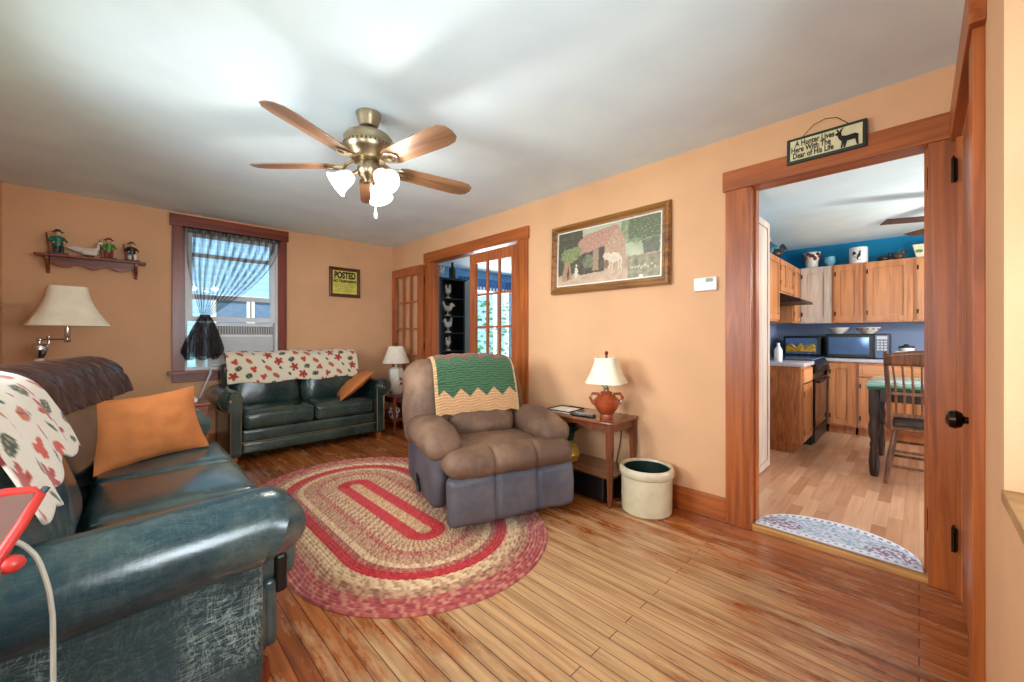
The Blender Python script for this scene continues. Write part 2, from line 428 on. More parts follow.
def make_kfloor():
    m, t, b = newmat('kitchen_laminate')
    br = nd(t, 'ShaderNodeTexBrick', Scale=1.0, offset=0.4)
    br.inputs['Brick Width'].default_value = 0.5; br.inputs['Row Height'].default_value = 0.068
    br.inputs['Mortar Size'].default_value = 0.001; br.inputs['Color1'].default_value = (0,0,0,1); br.inputs['Color2'].default_value = (1,1,1,1); br.inputs['Mortar'].default_value=(0.2,0.2,0.2,1)
    t.links.new(mapping(t), br.inputs[0])
    n = nd(t, 'ShaderNodeTexNoise', Scale=1.0, Detail=6.0); t.links.new(mapping(t, (2.5, 40, 1)), n.inputs[0])
    base = ramp(t, br.outputs['Color'], [(0.0, s2l((184,130,96))), (1.0, s2l((216,168,132)))])
    t.links.new(mixc(t, 0.5, base, ramp(t, n.outputs[0], [(0.3,(0.7,0.64,0.6)),(0.65,(1,1,1))]), 'MULTIPLY'), b.inputs['Base Color'])
    b.inputs['Roughness'].default_value = 0.25
    return m
M['kfloor'] = make_kfloor()
# ================================================================== ROOM
XR, YB, XL, YN, H = 2.765, 5.27, -0.71, -0.134, 2.45
def wall(name, axis, c0, c1, a0, a1, z0, z1, holes, mat):
    """axis 'x': slab between x=c0..c1 running along y; 'y': slab between y=c0..c1 running along x. holes: (a0,a1,z0,z1)"""
    us = sorted(set([a0, a1] + [h[0] for h in holes] + [h[1] for h in holes]))
    zs = sorted(set([z0, z1] + [h[2] for h in holes] + [h[3] for h in holes]))
    mb = MB()
    for i in range(len(us)-1):
        run = None
        for j in range(len(zs)-1):
            cu, cz = (us[i]+us[i+1])/2, (zs[j]+zs[j+1])/2
            if any(h[0] < cu < h[1] and h[2] < cz < h[3] for h in holes): continue
            b = (us[i], us[i+1], zs[j], zs[j+1])
            if axis == 'x': mb.box(c0, c1, b[0], b[1], b[2], b[3])
            else: mb.box(b[0], b[1], c0, c1, b[2], b[3])
    return struct(mb.build(name, mat, smooth=False))
# door openings in the right wall: kitchen (y -0.03..0.72, z..2.105), french (2.73..4.28)
wall('wall_right', 'x', XR, XR+0.09, YN-0.1, YB+0.15, 0, H, [(-0.048, 0.738, -1, 2.125), (2.71, 4.30, -1, 2.135)], M['wall'])
wall('wall_back', 'y', YB, YB+0.15, XL-0.15, XR, 0, H, [(0.44, 1.315, 0.83, 2.31)], M['wall'])
wall('wall_left', 'x', XL-0.15, XL, -1.0, YB, 0, H, [(0.15, 1.1, 0.95, 2.1), (1.8, 3.1, 0.95, 2.1)], M['wall'])
wall('wall_near', 'y', YN-0.22, YN, XL, XR, 0, H, [(0.12, 1.42, 0.84, 2.12), (1.90, 2.685, -1, 2.08)], M['wall'])
struct(MB().box(XL-0.15, XR+0.0, -1.0, YB+0.15, -0.06, 0).build('floor', M['floor'], smooth=False))
struct(MB().box(XL-0.15, XR+0.09, -0.4, YB+0.15, H, H+0.1).build('ceiling', M['ceil'], smooth=False))
struct(MB().box(XL-1.5, 7.6, -3.6, YB+0.3, 2.62, 2.72).build('sun_blocker', M['wall_white'], smooth=False))  # unseen slab added to keep the sun out of the windows
# ---- kitchen door casing (trim)
def casing_right(y0, y1, ztop, zh, yl, yr, nm):
    """casing around an opening y0..y1 in the right wall; outer edges yr (small y) and yl"""
    root = thing(nm, None, None, (XR, (y0+y1)/2, 0), kind='structure')
    r = root.location
    def B(x0, x1, a, b, z0, z1, n, m):
        MB().box(x0-r.x, x1-r.x, a-r.y, b-r.y, z0, z1).build(n, m, root, False, bevel=0.003)
    B(XR-0.022, XR, y1, yl, 0, ztop, 'casing_board', M['trim_v'])
    B(XR-0.022, XR, yr, y0, 0, ztop, 'casing_board', M['trim_v'])
    B(XR-0.03, XR, yr-0.015 if yr > 0 else yr, yl+0.015, ztop, zh, 'head_casing', M['trim_y'])
    B(XR-0.005, XR+0.115, y1, y1+0.018, 0, ztop, 'jamb', M['trim_v'])
    B(XR-0.005, XR+0.115, y0-0.018, y0, 0, ztop, 'jamb', M['trim_v'])
    B(XR-0.005, XR+0.115, y0, y1, ztop-0.0, ztop+0.018, 'head_jamb', M['trim_y'])
    return root
t1 = casing_right(-0.03, 0.72, 2.105, 2.228, 0.862, YN+0.002, 'trim_1')
# stop mouldings of kitchen opening (pale painted kitchen side)
mb = MB().box(XR+0.05, XR+0.115, 0.708, 0.72, 0.03, 2.105).box(XR+0.05, XR+0.115, -0.03, -0.018, 0.03, 2.105)
mb.build('door_stop', M['trim_v'], smooth=False); st = bpy.data.objects['door_stop']; st.parent = t1; st.location = (-XR, -0.345, 0)
for z in (1.95, 0.30):   # old hinge leaves on the jamb
    MB().box(XR+0.0, XR+0.045, -0.0298, -0.0275, z-0.05, z+0.05).build('hinge_leaf', M['bronze'], t1, False, loc=(-XR, -0.345, 0))
t2 = casing_right(2.73, 4.28, 2.115, 2.235, 4.395, 2.60, 'trim_2')
# near wall door casing with proud head and side board
t3 = thing('trim_3', None, None, (2.2, YN, 0), kind='structure')
def T3(x0, x1, y0, y1, z0, z1, n, m): MB().box(x0-2.2, x1-2.2, y0-YN, y1-YN, z0, z1).build(n, m, t3, False, bevel=0.002)
T3(1.775, 1.895, YN, -0.109, 0, 2.085, 'casing_board', M['trim_v'])
T3(2.69, 2.735, YN, -0.118, 0, 2.105, 'casing_board', M['trim_v'])
T3(1.74, 2.735, YN, -0.100, 2.085, 2.23, 'head_casing', M['trim_x'])
# near door (closed), knob and hinges
dr = thing('door_3', None, None, (2.29, -0.135, 0), kind='structure')
mb = MB().box(-0.385, 0.395, -0.035, 0.0, 0.01, 2.07)
for (a, b, c, d) in ((-0.28, 0.28, 0.25, 0.85), (-0.28, 0.28, 1.0, 1.95)): mb.box(a, b, 0.0, 0.006, c, d)
mb.build('door_panel', M['trim_v'], dr, False, bevel=0.003)
k = MB(); k.lathe([(0.028, 0), (0.028, 0.006), (0.011, 0.01), (0.011, 0.032), (0.024, 0.038), (0.031, 0.052), (0.028, 0.066), (0.015, 0.074), (0, 0.075)], n=20)
k.xf(Matrix.Rotation(R(-90), 4, 'X')); k.build('door_handle', M['bronze'], dr, loc=(-0.34, 0.0, 0.915))
for z in (1.935, 0.27):
    h = MB(); h.lathe([(0.008, -0.055), (0.008, 0.055)], (0, 0, 0), 10); h.lathe([(0.0, 0.055), (0.006, 0.06), (0.0, 0.068)], n=8); h.box(-0.004, 0.03, -0.012, -0.008, -0.05, 0.05)
    h.build('hinge', M['bronze'], dr, loc=(0.388, 0.026, z))
# sill of the window beside the camera
struct(MB().box(0.12, 1.42, YN-0.215, YN+0.004, 0.815, 0.842).build('trim_4', plain('worn_sill', (170, 128, 84), 0.6, vary=0.2, sc=9), smooth=False, bevel=0.002))
# unseen window frames; the left wall and kitchen ones are added for light
def plain_window(nm, c, wdt, hgt, axis):
    root = thing(nm, None, None, c, kind='structure'); mb = MB()
    def bar(a0, a1, z0, z1):
        if axis == 'x': mb.box(-0.02, 0.02, a0, a1, z0, z1)
        else: mb.box(a0, a1, -0.02, 0.02, z0, z1)
    w2, h2 = wdt/2, hgt/2
    bar(-w2, -w2+0.05, -h2, h2); bar(w2-0.05, w2, -h2, h2); bar(-w2+0.05, w2-0.05, -h2, -h2+0.05); bar(-w2+0.05, w2-0.05, h2-0.05, h2); bar(-w2+0.05, w2-0.05, -0.025, 0.025)
    mb.build('window_frame', M['whitevinyl'], root, False); return root
plain_window('added_window_2', (XL-0.1, 2.45, 1.525), 1.3, 1.15, 'x')
plain_window('added_window_3', (XL-0.1, 0.625, 1.525), 0.95, 1.15, 'x')
plain_window('window_4', (0.77, YN-0.18, 1.48), 1.3, 1.28, 'y')
# baseboards
def baseboard(nm, pts):
    for (x0, x1, y0, y1) in pts:
        mb = MB().box(x0, x1, y0, y1, 0, 0.135)
        if abs(x1-x0) < abs(y1-y0):
            mb.box(x0-0.006, x1, y0, y1, 0.135, 0.15); m = M['trim_y']
        else: mb.box(x0, x1, y0-0.006, y1, 0.135, 0.15); m = M['trim_x']
        struct(mb.build(nm, m, smooth=False, bevel=0.003))
baseboard('baseboard_right', [(XR-0.016, XR, 0.863, 2.599), (XR-0.016, XR, 4.396, YB)])
baseboard('baseboard_back', [(XL, XR-0.02, YB-0.016, YB)])
baseboard('baseboard_left', [(XL, XL+0.016, 0.3, YB-0.02)])
# threshold
struct(MB().prism([(XR-0.004, 0), (XR-0.002, 0.026), (XR+0.006, 0.031), (XR+0.10, 0.031), (XR+0.10, 0.0)], -0.03, 0.72, 'y').build('trim_5', wood('threshold_wood', (214,160,90), (170,116,58), 'y', 1.0), smooth=False))
# ---------------------------------------------------------------- window_1 (back wall)
W = thing('window_1', None, None, (0.88, YB, 0), kind='structure')
def WB(x0, x1, y0, y1, z0, z1, n, m, bv=0.003, par=None): return MB().box(x0-0.88, x1-0.88, y0-YB, y1-YB, z0, z1).build(n, m, par or W, False, bevel=bv)
WB(0.353, 0.455, YB-0.022, YB, 0.83, 2.31, 'casing_board', M['win_v'])
WB(1.30, 1.392, YB-0.022, YB, 0.83, 2.31, 'casing_board', M['win_v'])
WB(0.335, 1.41, YB-0.03, YB, 2.305, 2.425, 'head_casing', M['win_x'])
WB(0.315, 1.43, YB-0.075, YB+0.03, 0.80, 0.832, 'window_sill', M['win_x'])
WB(0.353, 1.392, YB-0.02, YB, 0.715, 0.80, 'apron', M['win_x'])
mb = MB()
for (a, b, c, d) in ((0.44, 0.475, 0.83, 2.31), (1.28, 1.315, 0.83, 2.31), (0.475, 1.28, 2.275, 2.31), (0.475, 1.28, 0.83, 0.86)):
    mb.box(a-0.88, b-0.88, 0.0, 0.13, c, d)
mb.build('window_frame', M['whitevinyl'], W, False, bevel=0.002)
def sash(z0, z1, y, n):
    mb = MB(); x0, x1 = 0.475-0.88, 1.28-0.88
    mb.box(x0, x0+0.045, y, y+0.03, z0, z1).box(x1-0.045, x1, y, y+0.03, z0, z1).box(x0+0.045, x1-0.045, y, y+0.03, z0, z0+0.05).box(x0+0.045, x1-0.045, y, y+0.03, z1-0.04, z1)
    s = mb.build('sash', M['whitevinyl'], W, False, bevel=0.002)
    MB().box(x0+0.045, x1-0.045, y+0.012, y+0.016, z0+0.05, z1-0.04).build('pane', M['glass'], s, False)
sash(1.345, 2.06, 0.03, 'sash'); sash(1.58, 2.275, 0.075, 'sash')
# air conditioner
ac = thing('air_conditioner', 'white window air conditioner unit filling the lower sash behind the sheer curtain', 'air conditioner', (0.93, YB+0.04, 0.86))
MB().rbox((0.02, 0.14, 0.235), (0.60, 0.42, 0.47), 0.015).build('housing', M['whitevinyl'], ac)
mb = MB()
for i in range(15): mb.box(-0.27, 0.31, -0.082, -0.074, 0.03+i*0.019, 0.040+i*0.019)
mb.box(-0.27, 0.31, -0.077, -0.07, 0.03, 0.32)
mb.build('front_grille', M['acgrey'], ac, False)
mb = MB().box(-0.27, 0.31, -0.073, -0.069, 0.345, 0.435)
mb.build('air_outlet', plain('outlet_grey', (120,122,124), 0.5), ac, False)
mb = MB()
for i in range(24): mb.box(-0.262+i*0.024, -0.254+i*0.024, -0.083, -0.073, 0.35, 0.43)
mb.build('outlet_louvre', M['acgrey'], ac, False)
for s in (-1, 1):
    mb = MB()
    for i in range(5): mb.box(s*0.325+0.01+i*0.012-0.03+s*0.015, s*0.325+0.016+i*0.012-0.03+s*0.015, -0.03, 0.0, 0.0, 0.47)
    mb.box(s*0.355-0.03, s*0.355+0.03, -0.005, 0.0, 0.0, 0.47)
    mb.build('side_curtain', M['whitevinyl'], ac, False)
tag(MB().tube([(0.66, YB-0.05, 0.86), (0.655, YB-0.09, 0.80), (0.61, YB-0.09, 0.68), (0.55, YB-0.06, 0.5), (0.54, YB-0.05, 0.25), (0.56, YB-0.06, 0.02)], 0.009, 8).build('power_cord', M['whitevinyl'], None), 'white power cord hanging over the window sill beside the loveseat', 'cord')
# curtain: black sheer gathered to the left
cr = thing('sheer_curtain', 'black sheer ruffled curtain tied to the left in the window', 'curtain', (0.88, YB-0.05, 0))
def cur(u, v):
    # u 0..1 across, v 0 top .. 1 tie
    xt = 0.445 + u*0.86; tie = 0.612 + (u-0.5)*0.07
    e = v**(1.15 + 1.1*u) if True else v
    x = xt*(1-e) + tie*e
    if u < 0.3: x += -0.02*math.sin(v*PI)
    z = 2.285 - v*(2.285-1.39)
    amp = 0.018*(1-0.3*v)
    y = -0.02 + amp*math.sin(u*2*PI*12 + 1.5*math.sin(v*3))
    return (x-0.88, y, z + 0.06*math.sin(v*PI)*u)
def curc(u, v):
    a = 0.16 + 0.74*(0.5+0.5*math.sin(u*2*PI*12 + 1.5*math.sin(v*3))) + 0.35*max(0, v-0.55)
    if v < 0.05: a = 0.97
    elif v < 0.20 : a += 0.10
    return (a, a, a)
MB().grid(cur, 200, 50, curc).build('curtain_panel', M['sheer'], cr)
def curb(u, v):
    z = 1.39 - v*(1.39-0.96) - 0.02*math.sin(u*2*PI*3)*v
    c = 0.612 + v*0.0; wv = 0.04 + 0.125*min(1, v*1.3)**0.8 - (0.04*(v-0.85)/0.15 if v > 0.85 else 0)
    a = u*2*PI
    rr = 1 + 0.14*math.sin(7*a+v) + 0.07*math.sin(13*a+v*3)
    return (c-0.88 + wv*0.93*math.cos(a)*rr - 0.02*v, -0.055 + wv*0.32*math.sin(a)*rr, z)
MB().grid(curb, 90, 24, lambda u, v: (1.0,)*3).build('curtain_tail', M['sheer'], cr)
mb = MB(); mb.lathe([(0.04, -0.02), (0.046, 0), (0.04, 0.02)], (0.612-0.88, -0.03, 1.39), 16, 1, 0.7); mb.build('tie_band', plain('blue_black_tie', (40, 60, 80), 0.7), cr)
MB().tube([(-0.45, -0.035, 2.29), (0.44, -0.035, 2.29)], 0.008, 8).build('curtain_rod', M['blackmetal'], cr)
# neighbouring house outside the window
nb = thing('neighbouring_house', 'blue clapboard house standing outside the living room window', 'house', (3.0, 9.6, 0))
MB().box(-6, 6, 0, 2, -1.5, 7).build('house_wall', M['siding'], nb, False)
for (x, z, ww, hh) in ((-1.45, 1.25, 0.5, 1.3), (-0.85, 1.25, 0.42, 1.3), (-0.9, 4.2, 0.8, 1.2), (-2.9, 1.6, 0.9, 1.4)):
    f = MB()
    for (a, b, c, d) in ((-ww/2-0.08, -ww/2, -hh/2-0.08, hh/2+0.08), (ww/2, ww/2+0.08, -hh/2-0.08, hh/2+0.08), (-ww/2, ww/2, -hh/2-0.08, -hh/2), (-ww/2, ww/2, hh/2, hh/2+0.08), (-ww/2, ww/2, -0.02, 0.02)):
        f.box(a, b, -0.06, 0.02, c, d)
    fo = f.build('house_window', M['white'], nb, False, loc=(x, 0, z))
    MB().box(-ww/2, ww/2, -0.03, -0.01, -hh/2, hh/2).build('pane', plain('dark_pane', (110, 134, 160), 0.2), fo, False)
struct(MB().box(-9, 14, -9, 14, -0.62, -0.55).build('ground', plain('lawn', (92, 128, 66), 0.9, vary=0.2), smooth=False))

# ---------------------------------------------------------------- french door leaves
def french_leaf(nm, loc, rz):
    """local: x 0..0.765 width from hinge, y thickness 0..0.035"""
    d = thing(nm, None, None, loc, rz, kind='structure'); WD = 0.765
    mb = MB(); mb.box(0, 0.10, 0, 0.035, 0.01, 2.095).box(WD-0.10, WD, 0, 0.035, 0.01, 2.095)
    mb.build('stile', M['door_v'], d, False, bevel=0.003)
    MB().box(0.10, WD-0.10, 0, 0.035, 1.985, 2.095).box(0.10, WD-0.10, 0, 0.035, 0.01, 0.235).build('rail', M['door_v'], d, False, bevel=0.003)
    mb = MB(); pw = (WD-0.2)/3; ph = (1.985-0.235)/5
    for i in (1, 2): mb.box(0.10+i*pw-0.011, 0.10+i*pw+0.011, 0.003, 0.032, 0.235, 1.985)
    for j in range(1, 5): mb.box(0.10, WD-0.10, 0.004, 0.031, 0.235+j*ph-0.011, 0.235+j*ph+0.011)
    mb.build('muntin', M['door_v'], d, False, bevel=0.002)
    for i in range(3):
        for j in range(5):
            MB().box(0.10+i*pw+0.011, 0.10+(i+1)*pw-0.011, 0.015, 0.019, 0.235+j*ph+0.011, 0.235+(j+1)*ph-0.011).build('pane', M['glass'], d, False)
    for z in (1.9, 1.05, 0.2):
        MB().lathe([(0.007, -0.05), (0.007, 0.05), (0, 0.058)], (0.0, -0.006, z), 8).build('hinge', M['bronze'], d)
    return d
# closed right leaf: y 2.75..3.515, in plane x = XR+0.01
french_leaf('door_1', (XR+0.045, 2.75, 0), R(90))
# opened left leaf folded back on the wall: y 4.40..5.165
french_leaf('door_2', (XR-0.03, 4.40, 0), R(90))
kb = bpy.data.objects['door_1']
k = MB(); k.lathe([(0.022, 0), (0.022, 0.005), (0.009, 0.008), (0.009, 0.03), (0.022, 0.036), (0.026, 0.048), (0.018, 0.058), (0, 0.06)], n=16); k.xf(Matrix.Rotation(R(-90), 4, 'X'))
k.build('door_handle', M['bronze'], kb, loc=(0.72, 0.035, 0.95))

# ---------------------------------------------------------------- sun room beyond the french doors
struct(MB().box(XR, 6.8, 1.56, 6.4, -0.06, 0.0).build('floor_sun_room', M['kfloor'], smooth=False))
struct(MB().box(XR+0.09, 6.8, 1.56, 6.4, 2.5, 2.6).build('ceiling_sun_room', M['ceil'], smooth=False))
blue = paint('sun_room_paint', (110, 160, 205)); 
wall('wall_sun_room_back', 'y', 6.2, 6.35, XR+0.09, 6.8, 0, 2.5, [(4.75, 6.45, 0.75, 2.10)], blue)
wall('wall_sun_room_right', 'x', 6.65, 6.8, 1.71, 6.2, 0, 2.5, [(4.0, 5.6, 0.75, 1.95)], blue)
root = thing('window_5', None, None, (5.55, 6.2, 0), kind='structure')
mb = MB()
for (a, b, c, d) in ((-0.88, -0.78, 0.68, 2.18), (0.88, 0.98, 0.68, 2.18), (-0.78, 0.88, 0.68, 0.76), (-0.78, 0.88, 2.10, 2.18), (0.02, 0.08, 0.76, 2.10), (-0.78, 0.02, 1.31, 1.35), (0.08, 0.88, 1.31, 1.35)):
    mb.box(a, b, -0.03, 0.05, c, d)
mb.build('window_frame', M['whitevinyl'], root, False)
MB().box(-0.8, 0.9, 0.06, 0.064, 0.75, 2.10).build('pane', M['glass'], root, False)
bc = plain('pale_blue_curtain', (176, 206, 222), 0.9)
for (x0, x1, lab) in ((4.62, 4.98, 'pale blue curtain left of the sun room window'), (5.9, 6.4, 'pale blue curtain right of the sun room window')):
    tag(MB().grid(lambda u, v: (x0+(x1-x0)*u, 6.13+0.02*math.sin(u*2*PI*6), 2.10-v*1.5), 60, 6).build('curtain', bc, None, solid=0.004), lab, 'curtain')
tag(MB().grid(lambda u, v: (4.6+1.95*u, 6.178+0.02*math.sin(u*2*PI*22), 2.34-v*0.22), 220, 3).build('valance', plain('blue_valance', (60,110,165), 0.9), None, solid=0.004), 'blue gathered valance above the sun room window', 'curtain')
# bushes outside
def bush(loc, r, h, lab, seed, c):
    rnd = random.Random(seed); mb = MB()
    for i in range(420):
        a = rnd.random()*2*PI; zz = rnd.random(); rr = r*math.sqrt(1-(2*zz-1)**2*0.8)*(0.55+0.45*rnd.random())
        p = Vector((math.cos(a)*rr, math.sin(a)*rr, zz*h)); s = 0.06+0.05*rnd.random()
        q = Matrix.Rotation(rnd.random()*6, 3, 'Z') @ Matrix.Rotation(rnd.random()*2, 3, 'X')
        mb.add([p+q@Vector(v) for v in ((-s,0,0),(0,-s*0.5,0.01),(s,0,0),(0,s*0.5,0.01))], [(0,1,2),(0,2,3)])
    t = thing('bush', lab, 'bush', loc); mb.build('foliage', c, t)
    MB().tube([(0,0,0),(0.02,0,h*0.4),(0,0.03,h*0.7)], [0.04,0.03,0.015], 6).build('stem', M['tablew'], t)
bush((6.1, 7.6, -0.55), 0.75, 2.6, 'green leafy bush outside the sun room window, nearer the left curtain', 1, M['leaf'])
bush((8.3, 8.2, -0.55), 0.9, 2.7, 'green leafy bush outside the sun room window, nearer the right curtain', 2, plain('foliage_pale', (110, 165, 100), 0.6, vary=0.3))
# black curio shelf
cs = thing('curio_shelf', 'tall black open shelf holding white roosters beyond the french doors', 'shelf', (3.66, 5.05, 0))
mb = MB().box(-0.235, -0.205, 0, 0.30, 0, 2.05).box(0.205, 0.235, 0, 0.30, 0, 2.05).box(-0.205, 0.205, 0.285, 0.30, 0, 2.05).box(-0.25, 0.25, -0.015, 0.31, 2.05, 2.08)
mb.build('carcass', M['black'], cs, False, bevel=0.003)
cz = [0.25, 0.62, 0.96, 1.24, 1.50, 1.77]
sm = plain('shelf_edge', (150, 160, 170), 0.3)
for z in cz: MB().box(-0.205, 0.205, 0.0, 0.285, z-0.015, z).build('shelf', M['black'] , cs, False)
def rooster(loc, rz, s, mb_c, mc_c, label, group=None, name='rooster_figurine'):
    t = thing(name, label, 'figurine', loc, rz, group)
    b = MB(); b.ell((0, 0, 0.52*s), (0.30*s, 0.17*s, 0.20*s)); 
    b.tube([(0.16*s, 0, 0.58*s), (0.26*s, 0, 0.75*s), (0.30*s, 0, 0.92*s)], [0.15*s, 0.10*s, 0.07*s], 10)
    b.ell((0.32*s, 0, 0.93*s), (0.085*s, 0.07*s, 0.075*s)); b.tube([(0.38*s, 0, 0.93*s), (0.46*s, 0, 0.90*s)], [0.03*s, 0.004*s], 6)
    b.build('body', mb_c, t)
    q = MB()
    for k in range(5):
        a = R(35+k*24); q.tube([(-0.2*s, 0, 0.55*s), (-0.2*s-0.25*s*math.cos(a*0.8), 0.02*s*(k-2), 0.55*s+0.38*s*math.sin(a)), (-0.34*s-0.22*s*math.cos(a*0.7), 0.03*s*(k-2), 0.55*s+0.22*s*math.sin(a))], [0.06*s, 0.05*s, 0.01*s], 6)
    q.build('tail', mb_c, t)
    q = MB()
    for k in range(3): q.ell((0.28*s+k*0.045*s, 0, 1.02*s), (0.03*s, 0.015*s, 0.045*s), 8, 5)
    q.build('comb', mc_c, t); MB().ell((0.38*s, 0, 0.84*s), (0.02*s, 0.015*s, 0.05*s), 8, 5).build('wattle', mc_c, t)
    q = MB().lathe([(0.2*s, 0), (0.2*s, 0.06*s), (0.14*s, 0.1*s)], n=14)
    for sy in (-1, 1): q.tube([(0.02*s, sy*0.06*s, 0.08*s), (0.0, sy*0.07*s, 0.4*s)], 0.022*s, 6)
    q.build('base', mb_c, t)
    return t
for i, (z, s, rz, lab) in enumerate(((cz[5], 0.22, 0.5, 'white rooster on the top compartment shelf of the black cabinet'),
        (cz[4], 0.22, 2.6, 'white rooster on the second shelf down in the black cabinet'),
        (cz[3], 0.24, 0.2, 'white rooster with a big fanned tail on the third shelf down in the black cabinet'),
        (cz[2], 0.22, 0.6, 'white rooster on the fourth shelf down in the black cabinet, just above the recliner'))):
    rooster((3.62, 5.13, z), rz, s, M['figwhite'], M['figwhite'], lab, 'white roosters in the black shelf')
rooster((3.53, 5.15, 2.08), 0.6, 0.20, M['figwhite'], M['figred'], 'white rooster standing on top of the black cabinet')
b = tag(MB().lathe([(0.05, 0), (0.055, 0.02), (0.055, 0.16), (0.02, 0.21), (0.018, 0.27), (0.0, 0.27)], (3.72, 5.15, 2.08), 18).build('bottle', M['black'], None), 'black bottle standing on top of the black cabinet', 'bottle')
# white door seen behind the shelf
d4 = thing('door_4', None, None, (4.10, 5.42, 0), 0.0, kind='structure')
mb = MB().box(-0.03, 0.01, -0.4, 0.4, 0, 2.1); mb.box(0.01, 0.016, -0.3, 0.3, 0.2, 0.9).box(0.01, 0.016, -0.3, 0.3, 1.05, 1.95)
mb.build('door_panel', M['white'], d4, False)

# ================================================================== KITCHEN
KF = 0.03; KH = 2.38
struct(MB().box(XR+0.09, 6.8, -2.6, 1.56, -0.06, KF).build('floor_kitchen', M['kfloor'], smooth=False))
struct(MB().box(XR+0.09, 6.8, -2.6, 1.56, KH, KH+0.1).build('ceiling_kitchen', M['ceil'], smooth=False))
wall('wall_kitchen_left', 'y', 1.42, 1.56, XR+0.09, 6.8, 0.0, 2.6, [], M['wall_white'])
wall('wall_kitchen_back', 'x', 6.65, 6.8, -2.5, 1.42, 0.0, 2.4, [], M['wall_kit'])
wall('wall_kitchen_right', 'y', -2.6, -2.5, XR+0.09, 6.8, 0.0, 2.4, [(3.7, 5.5, 0.95, 2.05)], M['wall_white'])
plain_window('added_window_6', (4.6, -2.55, 1.5), 1.8, 1.1, 'y')  # unseen window added to let light into the kitchen
wall('wall_kitchen_front', 'x', XR+0.09, XR+0.11, -2.5, 1.42, 0.0, 2.4, [(-0.048, 0.738, -1, 2.125)], M['wall_white'])
struct(MB().box(6.63, 6.65, -2.0, 1.42, 0.9, 1.36).build('trim_6', M['wall_splash'], smooth=False))
struct(MB().box(4.2, 6.63, 1.405, 1.42, 0.9, 1.36).build('trim_7', M['wall_splash'], smooth=False))
struct(MB().box(4.12, 6.65, 1.40, 1.42, 1.36, 2.38).build('trim_8', M['wall_kit'], smooth=False))

def cabinet(name, label, loc, rz, wd, hg, dp, cols, mat=None, toe=False, drawer=False, end=None, group=None):
    """front faces local -y at y=0, box extends to +dp; local x 0..wd; origin at left-bottom-front"""
    mat = mat or M['oak']
    t = thing(name, label, 'cabinet', loc, rz, group)
    z0 = 0.1 if toe else 0.0
    mb = MB().box(0, wd, 0.0142, dp, z0, hg)
    if toe: mb.box(0.01, wd-0.01, 0.07, dp-0.01, 0, z0-0.0005)
    mb.build('body', end or mat, t, False)
    # face frame
    ff = MB(); ff.box(0, 0.035, 0, 0.014, z0, hg).box(wd-0.035, wd, 0, 0.014, z0, hg).box(0.035, wd-0.035, 0, 0.014, hg-0.04, hg).box(0.035, wd-0.035, 0, 0.014, z0, z0+0.04)
    ff.build('face_frame', mat, t, False)
    n = cols; cw = (wd-0.03)/n
    dz1 = hg-0.02
    for i in range(n):
        a = 0.015+i*cw+0.006; b = 0.015+(i+1)*cw-0.006
        top = dz1
        if drawer:
            dw = MB().box(a, b, -0.018, 0, dz1-0.14, dz1); dw.box(a+0.03, b-0.03, -0.022, -0.018, dz1-0.115, dz1-0.025)
            dwo = dw.build('drawer', M['oak_x'] if mat is M['oak'] else mat, t, False, bevel=0.003)
            top = dz1-0.155
        bt = z0+0.02
        d = MB().box(a, a+0.055, -0.018, 0, bt, top).box(b-0.055, b, -0.018, 0, bt, top).box(a+0.055, b-0.055, -0.018, 0, top-0.055, top).box(a+0.055, b-0.055, -0.018, 0, bt, bt+0.055)
        d.box(a+0.055, b-0.055, -0.006, 0, bt+0.055, top-0.055)
        do = d.build('door', mat, t, False)
        MB().box(a+0.07, b-0.07, -0.013, -0.005, bt+0.07, top-0.07).build('door_panel', mat, do, False)
        hx = a+0.012 if i % 2 == 0 else b-0.012
        MB().box(hx-0.006, hx+0.006, -0.022, -0.016, top-0.12, top-0.07).box(hx-0.006, hx+0.006, -0.022, -0.016, bt+0.07, bt+0.12).build('hinge', M['bronze'], do, False)
    return t
A90 = R(-90)
# back run uppers (front x=6.35, faces -x): local x -> world -y
cabinet('upper_cabinet', 'pale washed wall cabinet in the kitchen corner, left of the other back wall cabinets', (6.35, 1.10, 1.35), A90, 0.335, 0.72, 0.28, 1, M['oak_pale'])
cabinet('upper_cabinet', 'narrow oak wall cabinet next to the pale corner cabinet', (6.35, 0.762, 1.35), A90, 0.295, 0.72, 0.28, 1)
cabinet('upper_cabinet', 'wide oak wall cabinet above the microwave', (6.35, 0.464, 1.35), A90, 0.42, 0.72, 0.28, 1)
cabinet('upper_cabinet', 'oak wall cabinet above the white mugs, cut by the doorway', (6.35, 0.041, 1.35), A90, 0.8, 0.72, 0.28, 2)
# left run uppers (front y=1.10, faces -y)
cabinet('upper_cabinet', 'oak wall cabinet on the left kitchen wall nearest the tall pantry', (4.72, 1.10, 1.35), 0, 0.52, 0.72, 0.29, 1)
cabinet('upper_cabinet', 'short oak wall cabinet over the black range hood', (5.242, 1.10, 1.68), 0, 0.70, 0.39, 0.29, 2)
cabinet('upper_cabinet', 'slim oak wall cabinet between the range hood and the pale corner cabinet', (5.944, 1.10, 1.35), 0, 0.39, 0.72, 0.29, 1)
# hood
hd = thing('range_hood', 'black slanted range hood under the short oak cabinet', 'range hood', (5.245, 0.90, 1.565))
MB().prism([(0, 0), (0, 0.03), (0.20, 0.113), (0.49, 0.113), (0.49, 0)], 0, 0.69, 'x').build('hood_body', M['black'], hd, False, bevel=0.003)
MB().box(-0.002, 0.692, -0.006, 0.0, 0.0, 0.025).build('front_lip', M['bronze'], hd, False)
